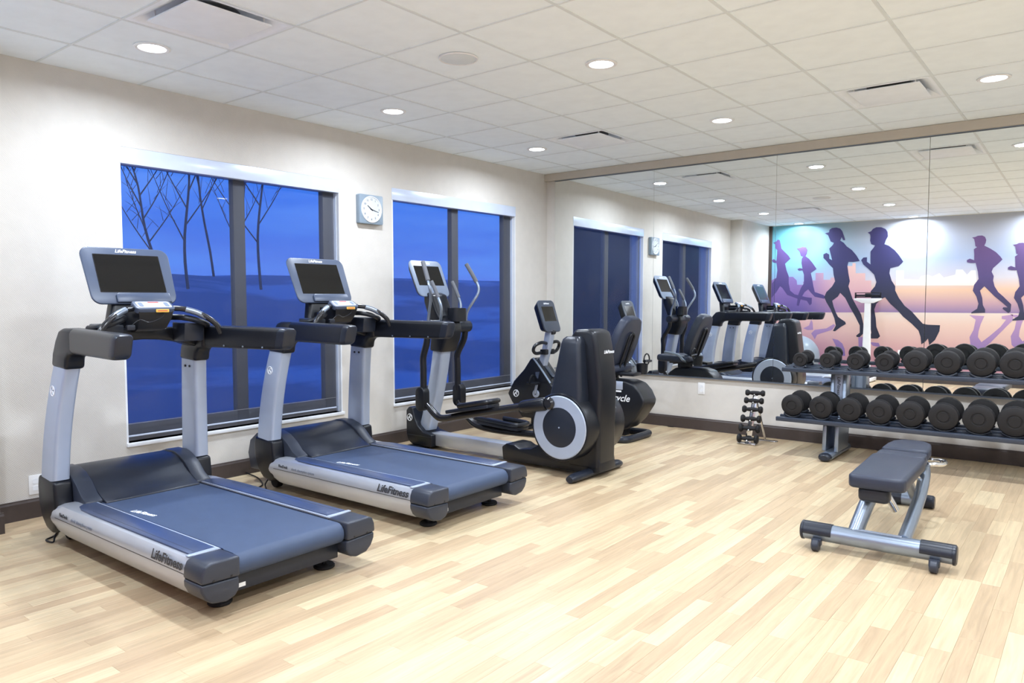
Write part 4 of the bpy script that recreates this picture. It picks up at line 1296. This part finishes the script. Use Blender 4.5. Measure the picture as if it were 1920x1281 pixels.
POLY = {
    'C': [(1.204,2.559),(1.273,2.573),(1.281,2.618),(1.324,2.646),(1.397,2.65),(1.458,2.628),(1.495,2.581),(1.516,2.516),(1.547,2.421),(1.511,2.423),(1.486,2.48),(1.463,2.418),(1.524,2.377),(1.574,2.311),(1.659,2.245),(1.732,2.154),(1.793,2.051),(1.687,2.037),(1.609,2.04),(1.594,1.969),(1.614,1.842),(1.641,1.703),(1.62,1.614),(1.653,1.513),(1.692,1.399),(1.766,1.26),(1.84,1.122),(1.879,0.959),(1.884,0.795),(1.827,0.731),(1.78,0.729),(1.767,0.754),(1.825,0.806),(1.822,0.932),(1.747,1.083),(1.648,1.259),(1.572,1.411),(1.486,1.501),(1.451,1.437),(1.356,1.361),(1.383,1.258),(1.422,1.155),(1.46,1.079),(1.51,1.041),(1.583,0.991),(1.596,0.953),(1.513,0.901),(1.418,0.821),(1.381,0.826),(1.428,0.924),(1.4,1.052),(1.335,1.206),(1.259,1.335),(1.219,1.425),(1.254,1.515),(1.35,1.617),(1.396,1.706),(1.369,1.822),(1.354,1.938),(1.291,2.003),(1.241,2.069),(1.19,2.122),(1.188,2.187),(1.237,2.211),(1.282,2.183),(1.289,2.106),(1.338,2.079),(1.311,2.182),(1.284,2.286),(1.344,2.347),(1.36,2.384),(1.306,2.407),(1.288,2.452),(1.259,2.522)],
    'D': [(1.908,2.533),(1.965,2.554),(1.987,2.59),(2.043,2.617),(2.123,2.612),(2.187,2.579),(2.22,2.528),(2.228,2.454),(2.197,2.39),(2.176,2.322),(2.244,2.294),(2.335,2.217),(2.404,2.129),(2.473,2.018),(2.409,1.946),(2.277,1.913),(2.268,1.828),(2.304,1.704),(2.363,1.606),(2.365,1.532),(2.423,1.41),(2.515,1.276),(2.627,1.179),(2.716,1.071),(2.794,0.981),(2.869,0.966),(3.048,0.962),(3.04,0.862),(2.981,0.717),(2.899,0.63),(2.879,0.738),(2.845,0.689),(2.782,0.638),(2.768,0.759),(2.733,0.866),(2.633,0.973),(2.498,1.093),(2.407,1.202),(2.293,1.312),(2.211,1.422),(2.144,1.385),(2.078,1.311),(2.046,1.211),(2.073,1.062),(2.088,0.913),(2.15,0.753),(2.116,0.714),(2.013,0.711),(1.99,0.735),(2.011,0.811),(1.989,0.936),(1.975,1.111),(1.97,1.311),(1.994,1.435),(1.981,1.523),(2.047,1.609),(2.068,1.683),(2.03,1.808),(2.007,1.834),(1.936,1.91),(1.853,1.987),(1.816,2.063),(1.85,2.107),(1.908,2.11),(1.909,2.035),(1.969,1.984),(1.965,2.108),(1.963,2.207),(2.018,2.28),(2.029,2.309),(1.971,2.331),(1.951,2.394),(1.956,2.456),(1.948,2.501)],
    'E': [(3.454,2.368),(3.503,2.377),(3.532,2.393),(3.591,2.395),(3.631,2.37),(3.648,2.323),(3.643,2.278),(3.625,2.233),(3.705,2.184),(3.784,2.124),(3.843,2.054),(3.873,2.007),(3.827,1.952),(3.753,1.875),(3.735,1.818),(3.766,1.749),(3.759,1.681),(3.781,1.589),(3.832,1.498),(3.901,1.429),(3.96,1.361),(4.009,1.305),(4.003,1.192),(3.975,1.169),(3.897,1.236),(3.906,1.259),(3.963,1.259),(3.884,1.338),(3.786,1.43),(3.705,1.522),(3.645,1.591),(3.626,1.568),(3.588,1.522),(3.621,1.407),(3.634,1.292),(3.666,1.223),(3.667,1.173),(3.48,1.159),(3.479,1.175),(3.557,1.234),(3.574,1.315),(3.541,1.43),(3.489,1.523),(3.506,1.616),(3.563,1.707),(3.549,1.823),(3.516,1.962),(3.446,1.964),(3.396,1.977),(3.395,2.012),(3.434,2.034),(3.494,2.008),(3.492,2.101),(3.485,2.182),(3.528,2.214),(3.504,2.227),(3.496,2.285),(3.484,2.343)],
    'F': [(4.005,2.228),(4.051,2.237),(4.079,2.253),(4.134,2.255),(4.172,2.231),(4.188,2.186),(4.184,2.142),(4.167,2.098),(4.242,2.051),(4.317,1.993),(4.373,1.925),(4.402,1.88),(4.359,1.826),(4.288,1.75),(4.272,1.695),(4.301,1.628),(4.294,1.561),(4.315,1.472),(4.364,1.383),(4.429,1.317),(4.485,1.251),(4.532,1.196),(4.526,1.086),(4.5,1.064),(4.426,1.129),(4.434,1.151),(4.488,1.152),(4.414,1.229),(4.32,1.317),(4.244,1.406),(4.187,1.473),(4.169,1.451),(4.133,1.406),(4.164,1.294),(4.177,1.182),(4.207,1.115),(4.209,1.066),(4.032,1.052),(4.031,1.068),(4.105,1.125),(4.121,1.204),(4.089,1.316),(4.04,1.406),(4.055,1.496),(4.109,1.586),(4.096,1.698),(4.064,1.833),(3.998,1.835),(3.95,1.847),(3.949,1.881),(3.986,1.902),(4.044,1.878),(4.041,1.968),(4.035,2.047),(4.075,2.079),(4.052,2.091),(4.045,2.147),(4.033,2.204)],
    'B': [(0.719,2.309),(0.783,2.32),(0.821,2.336),(0.885,2.323),(0.911,2.275),(0.9,2.21),(0.876,2.167),(0.94,2.118),(1.005,2.038),(1.075,1.932),(1.021,1.894),(0.977,1.861),(1.004,1.752),(1.028,1.621),(1.055,1.517),(1.206,1.464),(1.257,1.412),(1.208,1.399),(1.057,1.433),(0.98,1.517),(0.94,1.57),(0.878,1.518),(0.817,1.413),(0.781,1.268),(0.743,1.276),(0.764,1.466),(0.812,1.597),(0.862,1.675),(0.858,1.833),(0.831,1.912),(0.772,1.908),(0.74,1.935),(0.778,1.953),(0.83,1.943),(0.81,2.044),(0.813,2.122),(0.838,2.16),(0.799,2.17),(0.771,2.255)],
    'A': [(0.283,2.435),(0.349,2.458),(0.375,2.489),(0.41,2.477),(0.43,2.401),(0.445,2.321),(0.512,2.252),(0.579,2.183),(0.612,2.129),(0.555,2.078),(0.517,2.039),(0.546,1.919),(0.588,1.812),(0.591,1.679),(0.62,1.546),(0.699,1.479),(0.906,1.426),(1.007,1.413),(1.005,1.308),(0.973,1.277),(0.92,1.36),(0.753,1.4),(0.569,1.467),(0.474,1.601),(0.434,1.628),(0.37,1.521),(0.278,1.414),(0.28,1.683),(0.364,1.789),(0.379,1.923),(0.358,2.057),(0.291,2.073),(0.271,2.114),(0.303,2.134),(0.357,2.097),(0.368,2.217),(0.371,2.297),(0.339,2.325),(0.323,2.406)],
    'RE': [(3.451,1.133),(3.659,1.119),(3.614,0.992),(3.588,0.876),(3.581,0.783),(3.632,0.703),(3.746,0.811),(3.877,0.951),(3.95,1.066),(3.892,1.077),(3.891,1.122),(4.033,1.147),(4.044,1.068),(3.953,0.953),(3.843,0.813),(3.75,0.696),(3.655,0.6),(3.557,0.573),(3.485,0.64),(3.467,0.779),(3.518,0.897),(3.543,1.06)],
    'RF': [(4.0,1.151),(4.197,1.137),(4.155,1.013),(4.13,0.9),(4.124,0.81),(4.173,0.733),(4.28,0.837),(4.404,0.974),(4.473,1.086),(4.418,1.096),(4.417,1.14),(4.551,1.164),(4.562,1.087),(4.476,0.975),(4.372,0.84),(4.284,0.725),(4.195,0.632),(4.102,0.606),(4.034,0.672),(4.017,0.807),(4.064,0.921),(4.087,1.08)],
    'RB': [(1.01,0.772),(1.071,0.839),(1.27,0.869),(1.391,0.949),(1.42,0.924),(1.369,0.846),(1.173,0.776),(1.111,0.749),(1.075,0.669)],
    'RB2': [(0.868,0.86),(0.969,0.915),(1.004,1.021),(1.031,0.969),(1.041,0.838),(0.945,0.831)],
    'RC': [(1.372,0.691),(1.47,0.669),(1.545,0.607),(1.583,0.519),(1.598,0.392),(1.453,0.385),(1.437,0.565)],
    'RD': [(1.803,0.73),(1.878,0.732),(1.894,0.405),(1.823,0.402)],
    'RD2': [(1.987,0.648),(2.13,0.64),(2.166,0.567),(2.04,0.587)],
    'city': [(0.257,1.144),(0.245,1.724),(0.337,1.777),(0.588,1.785),(0.588,1.799),(0.666,1.797),(0.732,1.73),(0.742,1.651),(0.85,1.649),(0.848,1.707),(0.975,1.705),(0.975,1.726),(1.063,1.725),(1.06,1.86),(1.196,1.857),(1.199,1.735),(1.322,1.733),(1.322,1.772),(1.407,1.77),(1.412,1.565),(1.448,1.565),(1.458,1.156)],
    'city2': [(1.458,1.156),(1.446,1.667),(1.59,1.665),(1.582,1.97),(1.677,1.967),(1.676,2.017),(1.728,2.016),(1.733,1.84),(1.887,1.836),(1.89,1.711),(1.987,1.71),(1.991,1.56),(2.106,1.559),(2.116,1.162)],
    'far': [(2.374,1.618),(2.367,1.874),(2.488,1.871),(2.492,1.726),(2.72,1.71),(2.74,1.765),(2.845,1.791),(2.91,1.761),(3.013,1.811),(3.077,1.739),(3.24,1.783),(3.248,1.865),(3.339,1.862),(3.402,1.78),(3.459,1.848),(3.519,1.846),(3.546,1.604)],
}
MU = thing('wall_mural', 'sunset city mural with dark silhouettes of runners, seen in the mirrors', 'mural', (0, YB, 0))
obj('mural_sheet', box(0.27, XM - 0.01, 0.0, 0.0025, 0.12, H - 0.005), 'mural_ground', MU, smooth=False)
obj('edge_trim', box(0.211, 0.27, 0.0, 0.018, 0.12, H - 0.002), 'trim_brown', MU, smooth=False)


def decal(name, key, material, lift):
    bm = prism([(a, b) for a, b in POLY[key]], 'y', 0.0025, lift)
    obj(name, bm, material, MU, smooth=False)


decal('far_skyline', 'far', 'city_pale', 0.0032)
decal('city_block', 'city', 'city_violet', 0.0034)
decal('city_block', 'city2', 'city_violet', 0.0034)
for key in ('RE', 'RF', 'RB', 'RB2', 'RC', 'RD', 'RD2'):
    decal('water_reflection', key, 'water_violet', 0.0038)
for key, m in (('A', 'runner_violet'), ('B', 'runner_violet'), ('C', 'runner_ink'), ('D', 'runner_ink'), ('E', 'runner_dusk'), ('F', 'runner_dusk')):
    decal('runner_silhouette', key, m, {'A': 0.0042, 'B': 0.0047}.get(key, 0.0054))

# ------------------------------------------------------------------ things seen only in the mirrors
tag(obj('exercise_ball', lathe([(0.375 * math.sin(math.pi * k / 20), 0.375 - 0.375 * math.cos(math.pi * k / 20)) for k in range(21)], 'z', (0, 0, 0), 40), 'ball'), 'grey exercise ball reflected beside the elliptical tower', 'ball').location = (0.90, 0.55, 0)
SC = thing('physician_scale', 'white column weighing scale in front of the mural, seen in the mirror', 'scale', (1.99, 0.46, 0), R(180))
obj('platform', box(-0.16, 0.16, -0.27, 0.16, 0.012, 0.075, 0.012), 'white', SC)
for sx in (-1, 1):
    for sy in (-0.24, 0.13):
        obj('foot', cyl('z', (sx * 0.13, sy, 0), 0.018, 0, 0.013, 0.003, 12), 'rubber', SC)
obj('tread_mat', box(-0.14, 0.14, -0.25, 0.08, 0.075, 0.080, 0.002), 'rubber', SC)
col = [[(a, 0.11 + b, z) for a, b in rrect(wd, 0.06, 0.015)] for wd, z in ((0.14, 0.07), (0.125, 0.6), (0.095, 1.2), (0.10, 1.33))]
obj('column', loft(col), 'white', SC)
obj('head', prism([(-0.215, 1.375), (-0.215, 1.40), (0.215, 1.40), (0.215, 1.375), (0.09, 1.32), (-0.09, 1.32)], 'y', 0.075, 0.145, 0.006), 'white', SC)
obj('poise_beam', box(-0.20, 0.20, 0.085, 0.095, 1.435, 0.0 + 1.465, 0.002), 'black', SC)
obj('lower_beam', box(-0.20, 0.20, 0.120, 0.130, 1.415, 1.432, 0.002), 'black', SC)
obj('poise_weight', box(-0.06, 0.04, 0.075, 0.105, 1.42, 1.485, 0.004), 'black', SC)
for sx in (-1, 1):
    obj('beam_post', box(sx * 0.195 - 0.008, sx * 0.195 + 0.008, 0.08, 0.14, 1.40, 1.50, 0.003), 'black', SC)
obj('top_bar', box(-0.20, 0.20, 0.100, 0.108, 1.488, 1.500, 0.002), 'black', SC)
